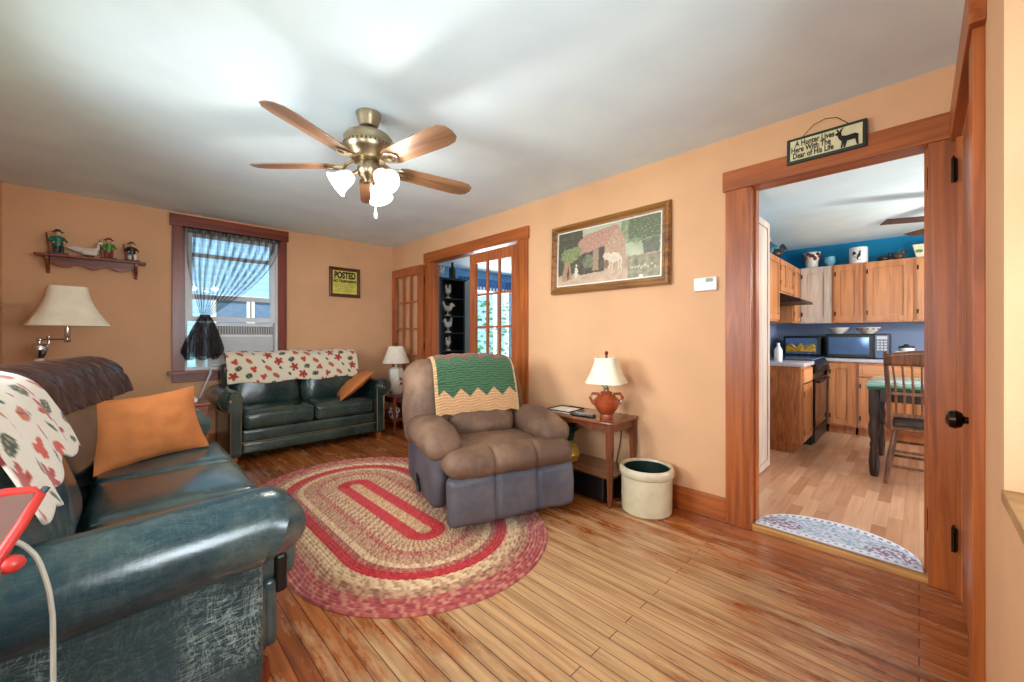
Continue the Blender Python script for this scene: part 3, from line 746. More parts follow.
# base cabinets
cabinet('base_cabinet', 'oak base cabinet with a dark grained end panel beside the black range', (4.72, 0.80, KF), 0, 0.49, 0.855, 0.60, 1, None, True, True, M['oak_dk'])
cabinet('base_cabinet', 'oak base cabinet with one tall door right of the black range', (6.05, 0.775, KF), A90, 0.27, 0.855, 0.57, 1, None, True, False)
cabinet('base_cabinet', 'oak base cabinet with drawers behind the dining table', (6.05, 0.503, KF), A90, 1.1, 0.855, 0.57, 2, None, True, True)
# countertops
tag(MB().rbox((4.955, 1.09, 0.905), (0.51, 0.64, 0.038), 0.008, 2).build('countertop', M['counter'], None), 'short grey laminate countertop left of the range', 'countertop')
mb = MB().box(6.02, 6.63, -0.62, 1.40, 0.886, 0.924)
tag(mb.build('countertop', M['counter'], None, False, bevel=0.006), 'long grey laminate countertop under the microwave', 'countertop')
# range
rg = thing('kitchen_range', 'black kitchen range between the two countertops', 'stove', (5.215, 0.79, KF))
MB().box(0, 0.80, 0.0, 0.61, 0.0, 0.90).build('body', M['black'], rg, False, bevel=0.004)
MB().box(0.02, 0.78, -0.025, 0.0, 0.18, 0.70).build('oven_door', plain('oven_glass', (30, 26, 30), 0.08), rg, False, bevel=0.004)
MB().tube([(0.06, -0.05, 0.67), (0.74, -0.05, 0.67)], 0.011, 8).box(0.06, 0.08, -0.05, -0.02, 0.66, 0.68).box(0.72, 0.74, -0.05, -0.02, 0.66, 0.68).build('oven_handle', M['blackmetal'], rg)
MB().box(0.02, 0.78, -0.02, 0.0, 0.02, 0.16).build('drawer', M['black'], rg, False, bevel=0.004)
MB().prism([(-0.03, 0.76), (-0.04, 0.84), (0.0, 0.90), (0.0, 0.76)], 0, 0.80, 'x').build('control_panel', M['blackmetal'], rg, False)
for i in range(5):
    k = MB().lathe([(0.018, 0), (0.016, 0.02), (0, 0.022)], n=12); k.xf(Matrix.Rotation(R(105), 4, 'X')); k.build('knob', M['black'], rg, loc=(0.1+i*0.15, -0.036, 0.80))
mb = MB().box(0, 0.80, 0.0, 0.56, 0.90, 0.912); mb.build('cooktop', M['blueglass'], rg, False, bevel=0.002)
MB().box(0, 0.80, 0.55, 0.61, 0.90, 1.05).build('backguard', M['black'], rg, False, bevel=0.004)
# tall pantry, its front coloured pale in place of glare
pt = cabinet('pantry_cabinet', 'tall pantry cabinet, pale from painted glare, just inside the kitchen doorway', (3.50, 0.94, KF), 0, 0.61, 2.17, 0.46, 1, M['oak_pale'], False, False)
# microwave
mw = thing('microwave', 'black microwave oven with a bluish glass door on the counter', 'microwave', (6.15, 0.80, 0.925), A90)
MB().rbox((0.285, 0.20, 0.145), (0.57, 0.36, 0.29), 0.012, 2).build('body', M['black'], mw)
MB().box(0.012, 0.43, -0.002, 0.022, 0.012, 0.275).build('door', M['black'], mw, False, bevel=0.003)
MB().box(0.03, 0.40, -0.006, 0.0, 0.045, 0.25).build('door_window', M['blueglass'], mw, False, bevel=0.003)
MB().box(0.45, 0.56, -0.003, 0.022, 0.012, 0.275).build('control_panel', plain('mw_panel', (80, 100, 130), 0.3), mw, False)
mb = MB()
for i in range(3):
    for j in range(4): mb.box(0.465+i*0.03, 0.487+i*0.03, -0.006, -0.002, 0.10+j*0.03, 0.12+j*0.03)
mb.box(0.462, 0.55, -0.006, -0.002, 0.225, 0.26); mb.build('buttons', M['acgrey'], mw, False)
for i, (y, lab, c) in enumerate(((0.70, 'plain white bowl on top of the microwave', M['white']), (0.42, 'white bowl with red spots on top of the microwave', M['white']))):
    bw = thing('bowl', lab, 'bowl', (6.33, y, 1.216))
    MB().lathe([(0.045, 0), (0.05, 0.008), (0.085, 0.035), (0.115, 0.075), (0.11, 0.075), (0.08, 0.04), (0.04, 0.015), (0, 0.014)], n=24).build('bowl_body', M['porcelain'], bw)
    if i == 1:
        q = MB()
        for k in range(12): a = k*PI/6; q.ell((0.103*math.cos(a), 0.103*math.sin(a), 0.056), (0.012, 0.012, 0.009), 6, 4)
        q.build('red_spots', M['figred'], bw)
# corner bread toaster box
tb = thing('toaster_oven', 'black toaster oven with a gold crumpled cover in the counter corner', 'toaster oven', (6.20, 1.25, 0.925), A90)
MB().rbox((0.2, 0.16, 0.135), (0.40, 0.30, 0.25), 0.015, 2).build('body', M['black'], tb)
MB().box(0.03, 0.36, -0.001, 0.012, 0.035, 0.235).build('door', M['blueglass'], tb, False)
g = MB().grid(lambda u, v: (0.035+0.31*u, -0.012-0.012*noise.noise(Vector((u*7, v*5, 1))), 0.06+0.06*v+0.05*abs(math.sin(u*9))*v), 30, 8); g.build('gold_cover', M['gold'], tb, solid=0.002)
for x in (0.05, 0.35): MB().box(x-0.015, x+0.015, 0.03, 0.28, 0, 0.012).build('foot', M['black'], tb, False)
# white mugs
def mug(loc, lab, rz):
    t = thing('mug', lab, 'mug', loc, rz, 'white mugs on the kitchen counter')
    MB().lathe([(0.036, 0), (0.04, 0.005), (0.042, 0.09), (0.038, 0.09), (0.036, 0.012), (0, 0.01)], n=20).build('cup', M['white'], t)
    MB().tube([(0.04, 0, 0.075), (0.065, 0, 0.07), (0.07, 0, 0.045), (0.06, 0, 0.022), (0.04, 0, 0.018)], 0.006, 6).build('handle', M['white'], t)
mug((6.22, 0.150, 0.925), 'white mug on the kitchen counter nearest the microwave', 1.0)
mug((6.32, 0.07, 0.925), 'white mug on the kitchen counter, middle one right of the microwave', 2.0)
mug((6.24, -0.02, 0.925), 'white mug on the kitchen counter farthest from the microwave', 0.5)
cn = thing('canister', 'white canister with a black lid behind the mugs', 'canister', (6.42, 0.10, 0.925))
MB().lathe([(0.06, 0), (0.065, 0.01), (0.065, 0.12), (0.06, 0.13)], n=20).build('canister_body', M['white'], cn)
MB().lathe([(0.067, 0.128), (0.067, 0.145), (0.02, 0.155), (0.02, 0.17), (0, 0.172)], n=20).build('lid', M['black'], cn)
# things on the left counter
kt = thing('kettle', 'silver kettle on the short countertop near the pantry', 'kettle', (5.02, 1.22, 0.925))
MB().lathe([(0.08, 0), (0.09, 0.02), (0.085, 0.1), (0.05, 0.16), (0.02, 0.17), (0.015, 0.19), (0, 0.195)], n=20).build('kettle_body', M['chrome'], kt)
MB().tube([(0.07, 0, 0.12), (0.08, 0, 0.22), (-0.08, 0, 0.22), (-0.07, 0, 0.12)], 0.008, 6).build('handle', M['black'], kt)
MB().tube([(-0.08, 0, 0.05), (-0.12, 0, 0.11), (-0.13, 0, 0.14)], [0.016, 0.012, 0.01], 8).build('spout', M['chrome'], kt)
tag(MB().lathe([(0.032, 0), (0.036, 0.01), (0.036, 0.12), (0.014, 0.16), (0.014, 0.19), (0, 0.19)], (4.86, 1.02, 0.925), 16).build('soap_bottle', M['white'], None), 'white bottle on the front of the short countertop', 'bottle')
# above-cabinet decor
zc = 2.071
rooster((5.0, 1.22, zc), 2.0, 0.22, M['figwhite'], M['figred'], 'white rooster on the left wall cabinets nearest the pantry')
rooster((5.35, 1.22, zc), 1.2, 0.19, plain('teal_glaze', (80,140,160), 0.3), M['figred'], 'bluish hen figurine on the left wall cabinets')
rooster((5.75, 1.22, zc), 2.4, 0.26, M['figdark'], M['figred'], 'dark rooster on the cabinet over the range hood')
v = thing('patterned_vase', 'white vase with dark flower pattern on the pale corner cabinet', 'vase', (6.50, 0.99, zc))
MB().lathe([(0.06, 0), (0.065, 0.01), (0.07, 0.10), (0.085, 0.19), (0.10, 0.21), (0.09, 0.205), (0.06, 0.12), (0, 0.1)], n=20).build('vase_body', M['figwhite'], v)
q = MB()
for k in range(10): a = k*PI/5; q.ell((0.076*math.cos(a), 0.076*math.sin(a), 0.13+0.04*(k%2)), (0.02, 0.02, 0.03), 8, 5)
q.build('flower_pattern', M['figred'], v)
q = MB()
for k in range(10): a = k*PI/5+0.3; q.ell((0.085*math.cos(a), 0.085*math.sin(a), 0.19-0.03*(k%2)), (0.02, 0.02, 0.022), 8, 5)
q.build('dark_pattern', M['figdark'], v)
tag(MB().lathe([(0.04, 0), (0.03, 0.02), (0.06, 0.07), (0.05, 0.12), (0.055, 0.13), (0, 0.12)], (6.5, 0.80, zc), 14).build('glass_cup', plain('pale_blue_glass', (120,180,200), 0.1), None), 'small pale blue glass cup beside the patterned vase', 'cup')
cn = thing('canister', 'white canister with a black rooster emblem on top of the oak cabinets', 'canister', (6.46, 0.52, zc))
MB().lathe([(0.083, 0), (0.088, 0.008), (0.088, 0.19), (0.084, 0.2), (0.0, 0.2)], n=28).build('canister_body', M['white'], cn)
# rooster emblem wrapped on the front of the canister
rp = [(-0.5,-0.9),(0.5,-0.9),(0.5,-0.8),(0.08,-0.8),(0.1,-0.45),(0.35,-0.3),(0.5,0.05),(0.42,0.35),(0.55,0.5),(0.45,0.6),(0.4,0.85),(0.25,0.7),(0.15,0.45),(0.05,0.1),(-0.2,0.15),(-0.35,0.55),(-0.6,0.75),(-0.8,0.55),(-0.85,0.1),(-0.6,-0.25),(-0.3,-0.45),(-0.08,-0.5),(-0.1,-0.8),(-0.5,-0.8)]
q = MB(); n_ = len(rp); vs = []
for (a, b) in rp:
    th = PI + a*0.062/0.089; vs.append((0.0895*math.cos(th), 0.0895*math.sin(th), 0.1+b*0.07))
q.add(vs, [tuple(range(n_))]); q.build('rooster_emblem', M['figdark'], cn, False, solid=0.001)
tag(MB().ell((6.46, 0.30, zc+0.035), (0.05, 0.06, 0.035)).ell((6.46, 0.24, zc+0.07), (0.02, 0.02, 0.035)).build('hen_figurine', M['figdark'], None), 'dark hen figurine crouching between canister and planter', 'figurine')
tag(MB().ell((6.46, 0.17, zc+0.045), (0.05, 0.05, 0.045)).ell((6.46, 0.13, zc+0.09), (0.02, 0.02, 0.035)).build('hen_figurine', plain('brown_glaze', (92,58,34), 0.3), None), 'brown hen figurine crouching next to the long planter', 'figurine')
pl = thing('floral_planter', 'long cream planter painted with flowers on top of the oak cabinets', 'planter', (6.46, -0.28, zc))
MB().prism([(-0.30, 0), (-0.33, 0.14), (-0.34, 0.15), (0.34, 0.15), (0.33, 0.14), (0.30, 0)], -0.07, 0.07, 'x').build('planter_body', plain('cream_glaze', (222,214,186), 0.3), pl, False, bevel=0.01)
rr = random.Random(3); q = MB(); q2 = MB()
for k in range(26): (q if k % 3 else q2).ell((-0.071, -0.29+0.58*rr.random(), 0.03+0.09*rr.random()), (0.004, 0.022, 0.018), 8, 5)
q.build('leaf_pattern', M['figlime'], pl); q2.build('flower_pattern', M['figred'], pl)
# kitchen ceiling fan
kf = thing('ceiling_fan', 'dark bladed ceiling fan in the kitchen, only two blades showing', 'ceiling fan', (4.98, -0.40, KH))
MB().lathe([(0, 0), (0.07, 0), (0.06, -0.05), (0.015, -0.06), (0.015, -0.13), (0.10, -0.14), (0.12, -0.20), (0.10, -0.25), (0.05, -0.27), (0.05, -0.30), (0, -0.30)], n=24).build('motor', M['bronze'], kf)
for k in range(5):
    a = R(115+72*k)
    MB().box(0.16, 0.68, -0.06, 0.06, -0.004, 0.004).xf(Matrix.Rotation(a, 4, 'Z') @ Matrix.Rotation(R(8), 4, 'X')).build('fan_blade', M['darkw'], kf, False, loc=(0, 0, -0.21), bevel=0.003)
    MB().box(0.09, 0.18, -0.015, 0.015, -0.006, 0.0).xf(Matrix.Rotation(a, 4, 'Z')).build('blade_iron', M['bronze'], kf, False, loc=(0, 0, -0.215))
gl = plain('lit_glass', (255, 250, 240), 0.4, emit=(255, 240, 215), es=6.0)
MB().lathe([(0.04, -0.30), (0.10, -0.34), (0.11, -0.40), (0.06, -0.45), (0, -0.46)], n=20).build('added_light_globe', gl, kf)  # unseen lit globe added under the fan to brighten the kitchen
light('added_kitchen_bulb', 'POINT', (4.98, -0.40, KH-0.56), 26, (1.0, 0.93, 0.82), 0.08)  # unseen bulb added along with the globe

# doormat
def matxy(u, v):
    a = u*PI; rx, ry = 0.36, 0.35
    x = XR+0.022 + v*ry*math.sin(a)**0.8*1.0; y = 0.345 + rx*math.cos(a)
    return (x, y, KF+0.0075)
def matc(u, v):
    e = max(0.0, v); a = u*PI
    x = v*0.35*math.sin(a)**0.8; y = 0.36*math.cos(a)
    nz = noise.noise(Vector((x*60, y*60, 0))); n2 = noise.noise(Vector((x*22, y*22, 5)))
    base = (198, 204, 216)
    if (v > 0.82 or x < 0.045) : return s2l((222, 222, 228)) if (math.sin(y*2*PI/0.034) < 0.2 or not (0.84 < v < 0.93 or 0.014 < x < 0.03)) else s2l((122, 120, 146))
    r = math.hypot((abs(y)-0.24)/0.10, (x-0.10)/0.08)
    if r < 1.0 and nz > -0.05: return s2l((140, 104, 132))
    if nz > 0.12: return s2l((142, 158, 184))
    if n2 > 0.25: return s2l((166, 184, 176))
    return s2l(base)
tag(MB().grid(matxy, 160, 50, matc).build('doormat', M['vc_mat'], None, solid=0.008), 'half-round pale blue patterned mat on the kitchen side of the doorway', 'mat')

# kitchen table
kt = thing('kitchen_table', 'dark turned-leg kitchen table with a green-edged glass top', 'table', (4.86, -0.35, KF))
MB().rbox((0, 0, 0.755), (0.92, 1.32, 0.03), 0.01, 2).build('table_top', M['greenglass'], kt)
MB().rbox((0, 0, 0.728), (0.90, 1.30, 0.022), 0.008, 2).build('top_edge', M['mint'], kt)
MB().box(-0.40, 0.40, -0.60, 0.60, 0.62, 0.716).build('apron', M['darkw'], kt, False)
lp = [(0.022, 0), (0.03, 0.03), (0.036, 0.12), (0.026, 0.24), (0.030, 0.26), (0.022, 0.29), (0.034, 0.34), (0.038, 0.42), (0.028, 0.47), (0.032, 0.50), (0.036, 0.52), (0.036, 0.62), (0.036, 0.716)]
for sx in (-1, 1):
    for sy in (-1, 1): MB().lathe(lp, (sx*0.41, sy*0.61, 0), 14).build('leg', M['darkw'], kt)
# pressback spindle chair, tucked in, facing +x
ch = thing('spindle_chair', 'wooden spindle-back kitchen chair tucked up to the table', 'chair', (4.52, -0.04, KF))
MB().rbox((0.0, 0, 0.435), (0.44, 0.44, 0.035), 0.015, 2, puff=(0.02, 0.02, 0)).build('seat', M['chairw'], ch)
for sy in (-1, 1):
    MB().tube([(-0.22, sy*0.20, 0.43), (-0.22, sy*0.205, 0.6), (-0.235, sy*0.215, 0.85), (-0.27, sy*0.225, 1.04)], [0.018, 0.016, 0.017, 0.014], 10).build('back_post', M['chairw'], ch)
    MB().tube([(-0.17, sy*0.17, 0.42), (-0.20, sy*0.20, 0.2), (-0.235, sy*0.225, 0)], [0.016, 0.022, 0.014], 10).build('leg', M['chairw'], ch)
    MB().tube([(0.16, sy*0.17, 0.42), (0.19, sy*0.20, 0.2), (0.215, sy*0.22, 0)], [0.016, 0.022, 0.014], 10).build('leg', M['chairw'], ch)
    MB().tube([(-0.21, sy*0.205, 0.17), (0.195, sy*0.205, 0.17)], 0.010, 8).build('stretcher', M['chairw'], ch)
for z in (0.14, 0.26): MB().tube([(0.19, -0.2, z), (0.19, 0.2, z)], 0.011, 8).tube([(-0.205, -0.2, z), (-0.205, 0.2, z)], 0.011, 8).build('stretcher', M['chairw'], ch)
cr_ = MB().grid(lambda u, v: (-0.258-0.014*math.sin(u*PI)-v*0.018, -0.232+0.464*u, 0.93+v*(0.085+0.035*math.sin(u*PI))), 24, 4); cr_.build('crest_rail', M['chairw'], ch, solid=0.02)
MB().box(-0.245, -0.228, -0.21, 0.21, 0.70, 0.725).build('mid_rail', M['chairw'], ch, False, bevel=0.003)
MB().box(-0.232, -0.215, -0.20, 0.20, 0.53, 0.56).build('lower_rail', M['chairw'], ch, False, bevel=0.003)
for k in range(8):
    y = -0.165+k*0.047
    MB().tube([(-0.222, y, 0.55), (-0.235, y, 0.72), (-0.265, y*1.12, 0.95)], [0.006, 0.008, 0.006], 8).build('spindle', M['chairw'], ch)
tag(MB().grid(lambda u, v: (4.34+0.36*u, -0.23+0.38*v, KF+0.46+0.02*math.sin(u*PI)*math.sin(v*PI)), 12, 12).build('seat_pad', plain('woven_pad', (88, 70, 62), 0.9, bmp=0.4), None, solid=0.02), 'brown woven pad lying on the seat of the spindle-back chair', 'cushion')
# ================================================================== LIVING ROOM
# ---------------------------------------------------------------- leaf print
LEAVES = []
_r = random.Random(11)
def leaf_color(px, py, pitch=0.115, bg=(226, 214, 186), squash=1.0):
    """px,py metres on the cloth -> colour of an autumn-leaf print"""
    py = py/squash
    j0 = math.floor(py/(pitch*0.62))
    for j in (j0-1, j0, j0+1):
        for i in (-1, 0, 1):
            off = 0.5*(j % 2) + 0.13*(j % 3)
            ci = math.floor(px/pitch - off) + i
            h = (ci*73856093 ^ j*19349663) & 0xffff
            cx = (ci+off+0.5)*pitch + ((h & 15)-7)*0.0012; cy = (j+0.5)*pitch*0.62 + (((h >> 4) & 15)-7)*0.001
            dx, dy = (px-cx)/1.3, (py-cy)/1.3; d = math.hypot(dx, dy)
            if d > 0.04: continue
            a = math.atan2(dy, dx) + ((h >> 8) & 7)*0.8
            kind = (ci*2 + j*3) % 5
            if kind == 0:   # maple
                rr = 0.036*(0.42+0.58*abs(math.cos(a*2.5)))
                if d < rr: return (178, 54, 38) if abs(math.sin(a*2.5)) > 0.12 else (120, 30, 26)
            elif kind == 1: # oval rust leaf
                ux = dx*math.cos(0.7)+dy*math.sin(0.7); uy = -dx*math.sin(0.7)+dy*math.cos(0.7)
                if (ux/0.030)**2+(uy/0.016)**2 < 1: return (196, 104, 74) if abs(uy) > 0.002 else (120, 50, 34)
            elif kind == 2: # dark green oval
                ux = dx*math.cos(-0.4)+dy*math.sin(-0.4); uy = dx*math.sin(0.4)+dy*math.cos(0.4)
                if (ux/0.026)**2+(uy/0.019)**2 < 1: return (40, 56, 44) if abs(uy) > 0.002 and abs(math.sin(ux*240)) > 0.25 else (150, 140, 100)
            elif kind == 3: # small green
                ux = dx*math.cos(0.9)+dy*math.sin(0.9); uy = -dx*math.sin(0.9)+dy*math.cos(0.9)
                if (ux/0.018)**2+(uy/0.008)**2 < 1: return (52, 74, 52)
            else:           # small red
                rr = 0.026*(0.5+0.5*abs(math.cos(a*1.5)))
                if d < rr: return (196, 66, 48)
    return bg

def drape(th, hh, r, off, puff, zb, zf):
    """list of (x,z) running from the rear hem over a rounded back cushion to the front hem; x+ is the front"""
    P = [(-th/2-off, zb)]
    n = 7
    for i in range(n+1):
        a = PI - (PI/2)*i/n; P.append((-th/2+r+(r+off)*math.cos(a), hh/2-r+(r+off)*math.sin(a)))
    for i in range(n+1):
        a = PI/2 - (PI/2)*i/n; P.append((th/2-r+(r+off)*math.cos(a), hh/2-r+(r+off)*math.sin(a)))
    m = 10; zs = hh/2-r
    for i in range(1, m+1):
        z = zs + (zf-zs)*i/m; P.append((th/2+off, z))
    P = [(x + (puff*max(0, 1-(z/(hh/2))**2) if x > 0 and z < hh/2 else 0), z) for x, z in P]
    L = [0]
    for a, b in zip(P, P[1:]): L.append(L[-1]+math.hypot(b[0]-a[0], b[1]-a[1]))
    def f(s):
        t = s*L[-1]
        for i in range(len(P)-1):
            if t <= L[i+1] or i == len(P)-2:
                k = (t-L[i])/max(1e-9, L[i+1]-L[i]); return (P[i][0]+(P[i+1][0]-P[i][0])*k, P[i][1]+(P[i+1][1]-P[i][1])*k)
    return f, L[-1]

def arm_parts(root, c, s, D, r, zr, x0, mroll, mside, scroll=False, feet=None):
    """s=+1: outward is +y"""
    xs = [x0, x0+0.05, (x0+D)/2, D-0.06, D-0.025, D-0.006, D]
    rs = [r*0.8, r, r*1.02, r, r*0.985, r*0.93, r*0.80]
    mb = MB().tube([(x, c + 0.006*math.sin(i*2.2), zr+0.006*math.cos(i*1.7)) for i, x in enumerate(xs)], rs, 28)
    mb.box(x0+0.02, D-0.03, min(c, c-s*r), max(c, c-s*r), zr-0.12, zr)
    if not scroll: mb.wrinkle(0.007, 7, int(c*10))
    a = mb.build('arm', mroll, root)
    sp = MB().rbox(((x0+D)/2-0.01, c-s*r/2, (zr+0.06)/2-0.01), (D-x0-0.04, r*0.98, zr-0.06+0.02), 0.03, 3, puff=(0, 0.012, 0), m=10)
    sp.build('side_panel', mside, a)
    if scroll:
        q = []
        for i in range(21):
            t = R(-50) + R(280)*i/20
            q.append((c + s*(-0.0) + s*-1*math.cos(t)*-r*0.80*-1, zr + math.sin(t)*r*0.80))
        pl = [(c-s*r*0.78, 0.09)] + [(c - s*math.cos(t)*r*0.80, zr + math.sin(t)*r*0.80) for t in [R(v) for v in range(0, 231, 12)]] + [(c-s*r*0.02, zr-r*0.95), (c-s*r*0.0, 0.09)]
        f = MB().prism(pl, D-0.012, D+0.012, 'x').build('arm_front', mroll, a, False, bevel=0.006)
        MB().tube([(D+0.014, y, z) for y, z in pl], 0.005, 6).build('nailhead_trim', M['nail'], f)
        MB().ell((D+0.016, c, zr), (0.004, 0.014, 0.014), 10, 6).build('scroll_button', M['nail'], f)
    return a
M['nail'] = plain('aged_nailheads', (150, 132, 96), 0.35, 0.6)

# ---------------------------------------------------------------- SOFA (left)
SX, SY = -0.62, 2.52
sofa = thing('leather_sofa', 'long dark blue-green leather sofa with rolled arms, nearest the camera along the left wall', 'sofa', (SX, SY, 0))
D = 0.985
arm_parts(sofa, -1.02, -1, D, 0.118, 0.565, 0.05, M['leather_a'], M['leather_side'])
arm_parts(sofa, 1.02, 1, D, 0.118, 0.565, 0.05, M['leather_a'], M['leather_a'])
MB().rbox((0.53, 0, 0.19), (0.92, 1.84, 0.24), 0.03).build('seat_base', M['leather_a'], sofa)
MB().rbox((0.995, 0, 0.20), (0.05, 1.82, 0.24), 0.02, puff=(0.012, 0, 0)).build('front_panel', M['leather_a'], sofa)
for y0, y1 in ((-0.90, -0.30), (-0.30, 0.295), (0.295, 0.90)):
    c = MB().rbox((0.80, (y0+y1)/2, 0.385), (0.58, y1-y0-0.006, 0.175), 0.045, 4, puff=(0.012, 0, 0.02), m=8).wrinkle(0.006, 6, int(y0*10)).build('seat_cushion', M['leather_a'], sofa)
    pz = 0.452; xx0, xx1 = 0.53, 1.083; ya, yb = y0+0.012, y1-0.012
    MB().tube([(xx0, ya, pz), (xx1-0.02, ya, pz), (xx1, ya+0.02, pz), (xx1, yb-0.02, pz), (xx1-0.02, yb, pz), (xx0, yb, pz)], 0.006, 6).build('piping', M['leather_a'], c)
MB().rbox((0.15, 0, 0.47), (0.22, 1.84, 0.74), 0.06).build('back_frame', M['leather_a'], sofa)
TA = R(-19)
def placeM(x, z, tilt): return Matrix.Translation((x, 0, z)) @ Matrix.Rotation(tilt, 4, 'Y')
MAB = placeM(0.30, 0.72, TA)
for y0, y1 in ((-0.99, -0.66), (-0.655, -0.12)):
    MB().rbox((0, (y0+y1)/2, 0), (0.26, y1-y0, 0.66), 0.12, 5, puff=(0.035, 0, 0), m=10).wrinkle(0.008, 6, 3).xf(MAB).build('back_cushion', M['leather_a'], sofa)
MC = Matrix.Translation((0.33, 0.50, 0.735)) @ Matrix.Rotation(R(-14), 4, 'Z') @ Matrix.Rotation(R(-9), 4, 'Y')
MB().rbox((0, 0, 0), (0.26, 1.18, 0.62), 0.11, 5, puff=(0.05, 0, 0), m=10).wrinkle(0.008, 6, 5).xf(MC).build('back_cushion', M['leather_a'], sofa)
for x in (0.12, 0.95):
    for y in (-0.95, 0.95): MB().lathe([(0.03, 0), (0.035, 0.03), (0.03, 0.08)], (x, y, 0), 12).build('foot', M['cabriole'], sofa)
# reclining latch seen beside the near arm front
MB().rbox((1.03, -0.885, 0.33), (0.045, 0.05, 0.14), 0.015).build('seat_latch', M['black'], sofa)

# leaf throw on sofa
f, L = drape(0.26, 0.66, 0.12, 0.014, 0.04, -0.05, 0.0)
def th1(u, v):
    y = -0.99 + 0.89*u
    e = 0.04*math.sin(u*9) + 0.03*(1-u) + 0.045*abs(math.sin(u*21))*v
    s = v*(1.0+e*0.6)
    if s > 1: x, z = f(1.0); z -= (s-1)*L
    else: x, z = f(s)
    x += 0.007*math.sin(u*26+v*3) + 0.004
    y -= 0.10*(1-u) + 0.10*(1-v)*(1-u)
    return MAB @ Vector((x, y + 0.014*math.sin(v*12)*(1 if u < .5 else -.6), z))
o = MB().grid(th1, 130, 120, lambda u, v: s2l(leaf_color(u*0.89, v*L, 0.125, (222, 214, 198)))).build('leaf_throw', M['vc_cloth'], None, solid=0.007)
o.location = (SX, SY, 0); tag(o, 'cream throw with red and green leaf print over the left sofa back', 'throw')
# brown quilt on far back
f2, L2 = drape(0.26, 0.62, 0.11, 0.014, 0.055, -0.15, 0.07)
def th2(u, v):
    y = -0.58 + 1.18*u; x, z = f2(v)
    d1 = abs(((u*8.0+v*5.2) % 1)-0.5)*2; d2 = abs(((u*8.0-v*5.2) % 1)-0.5)*2
    x += 0.010*min(1, min(d1, d2)*3.5) + 0.006*math.sin(u*40+v*6)*v
    return MC @ Vector((x, y, z))
o = MB().grid(th2, 200, 110).build('quilted_cover', M['quilt'], None, solid=0.008)
o.location = (SX, SY, 0); tag(o, 'dark brown quilted cover draped over the far end of the left sofa back', 'cover')

def pillow(name, label, w, h, t, M4, mat):
    n = 26; mb = MB()
    for sgn in (1, -1):
        mb.grid(lambda u, v, sgn=sgn: ((u-0.5)*w*(1-0.10*math.sin(v*PI)*abs(2*u-1)**3), sgn*(t/2*(max(0, math.sin(u*PI)*math.sin(v*PI)))**0.55 + 0.004*noise.noise(Vector((u*6, v*6, sgn)))*math.sin(u*PI)*math.sin(v*PI)*4), (v-0.5)*h*(1-0.10*math.sin(u*PI)*abs(2*v-1)**3)), n, n)
    mb.xf(M4)
    return tag(mb.build(name, mat, None), label, 'pillow')
def PM(c, W_, H_):
    W_ = Vector(W_).normalized(); H_ = (Vector(H_) - W_*Vector(H_).dot(W_)).normalized(); N_ = H_.cross(W_)
    m = Matrix((( W_.x, N_.x, H_.x, c[0]), (W_.y, N_.y, H_.y, c[1]), (W_.z, N_.z, H_.z, c[2]), (0, 0, 0, 1))); return m
# orange pillow on the sofa, leaning on far back, facing camera
pillow('throw_pillow', 'large orange throw pillow leaning on the left leather sofa', 0.54, 0.40, 0.15,
       Matrix.Translation((0.11, 3.12, 0.665)) @ Matrix.Rotation(R(20), 4, 'Z') @ Matrix.Rotation(R(-20), 4, 'X') @ Matrix.Rotation(R(-3), 4, 'Y'), M['orange'])

# ---------------------------------------------------------------- LOVESEAT (back wall)
lv = thing('leather_loveseat', 'dark green two-seat leather loveseat with scroll arms under the window', 'sofa', (1.445, 5.20, 0), R(-90))
D2 = 0.80
for s in (-1, 1):
    arm_parts(lv, s*0.745, s, D2, 0.105, 0.585, 0.06, M['leather_b'], M['leather_b'], True)
MB().rbox((0.42, 0, 0.20), (0.70, 1.40, 0.20), 0.02).build('seat_base', M['leather_b'], lv)
MB().rbox((0.755, 0, 0.245), (0.06, 1.30, 0.115), 0.02, puff=(0.01, 0, 0)).build('front_rail', M['leather_b'], lv)
MB().rbox((0.76, 0, 0.13), (0.06, 1.30, 0.11), 0.02, puff=(0.012, 0, 0)).build('front_rail', M['leather_b'], lv)
MB().tube([(0.792, -0.66, 0.187), (0.792, 0.66, 0.187)], 0.006, 6).build('piping', M['nail'], lv)
for s in (-1, 1):
    c = MB().rbox((0.53, s*0.322, 0.385), (0.52, 0.635, 0.17), 0.045, 4, puff=(0.015, 0, 0.025), m=8).wrinkle(0.006, 7, s+4).build('seat_cushion', M['leather_b'], lv)
    MB().tube([(0.32, s*0.322-0.30, 0.455), (0.775, s*0.322-0.305, 0.447), (0.79, s*0.322-0.28, 0.447), (0.79, s*0.322+0.28, 0.447), (0.775, s*0.322+0.305, 0.447), (0.32, s*0.322+0.30, 0.455)], 0.006, 6).build('piping', M['leather_b'], c)
MB().rbox((0.11, 0, 0.50), (0.14, 1.44, 0.80), 0.05).build('back_frame', M['leather_b'], lv)
ML = placeM(0.215, 0.71, R(-9))
for s in (-1, 1):
    MB().rbox((0, s*0.335, 0), (0.20, 0.66, 0.60), 0.09, 5, puff=(0.04, 0, 0), m=10).wrinkle(0.007, 7, s+2).xf(ML).build('back_cushion', M['leather_b'], lv)
for x in (0.12, 0.74):
    for y in (-0.76, 0.76): MB().lathe([(0.028, 0), (0.036, 0.03), (0.034, 0.09)], (x, y*0.93, 0), 4, a0=PI/4).build('foot', M['trim_v'], lv, False)
f3, L3 = drape(0.20, 0.60, 0.09, 0.014, 0.045, -0.10, -0.035)
def th3(u, v):
    y = -0.70+1.335*u; x, z = f3(v)
    z += -0.02*(v**2)*math.sin(u*PI)*0 + (0.01*math.sin(u*17))*v
    return ML @ Vector((x+0.003*math.sin(u*30), y, z))
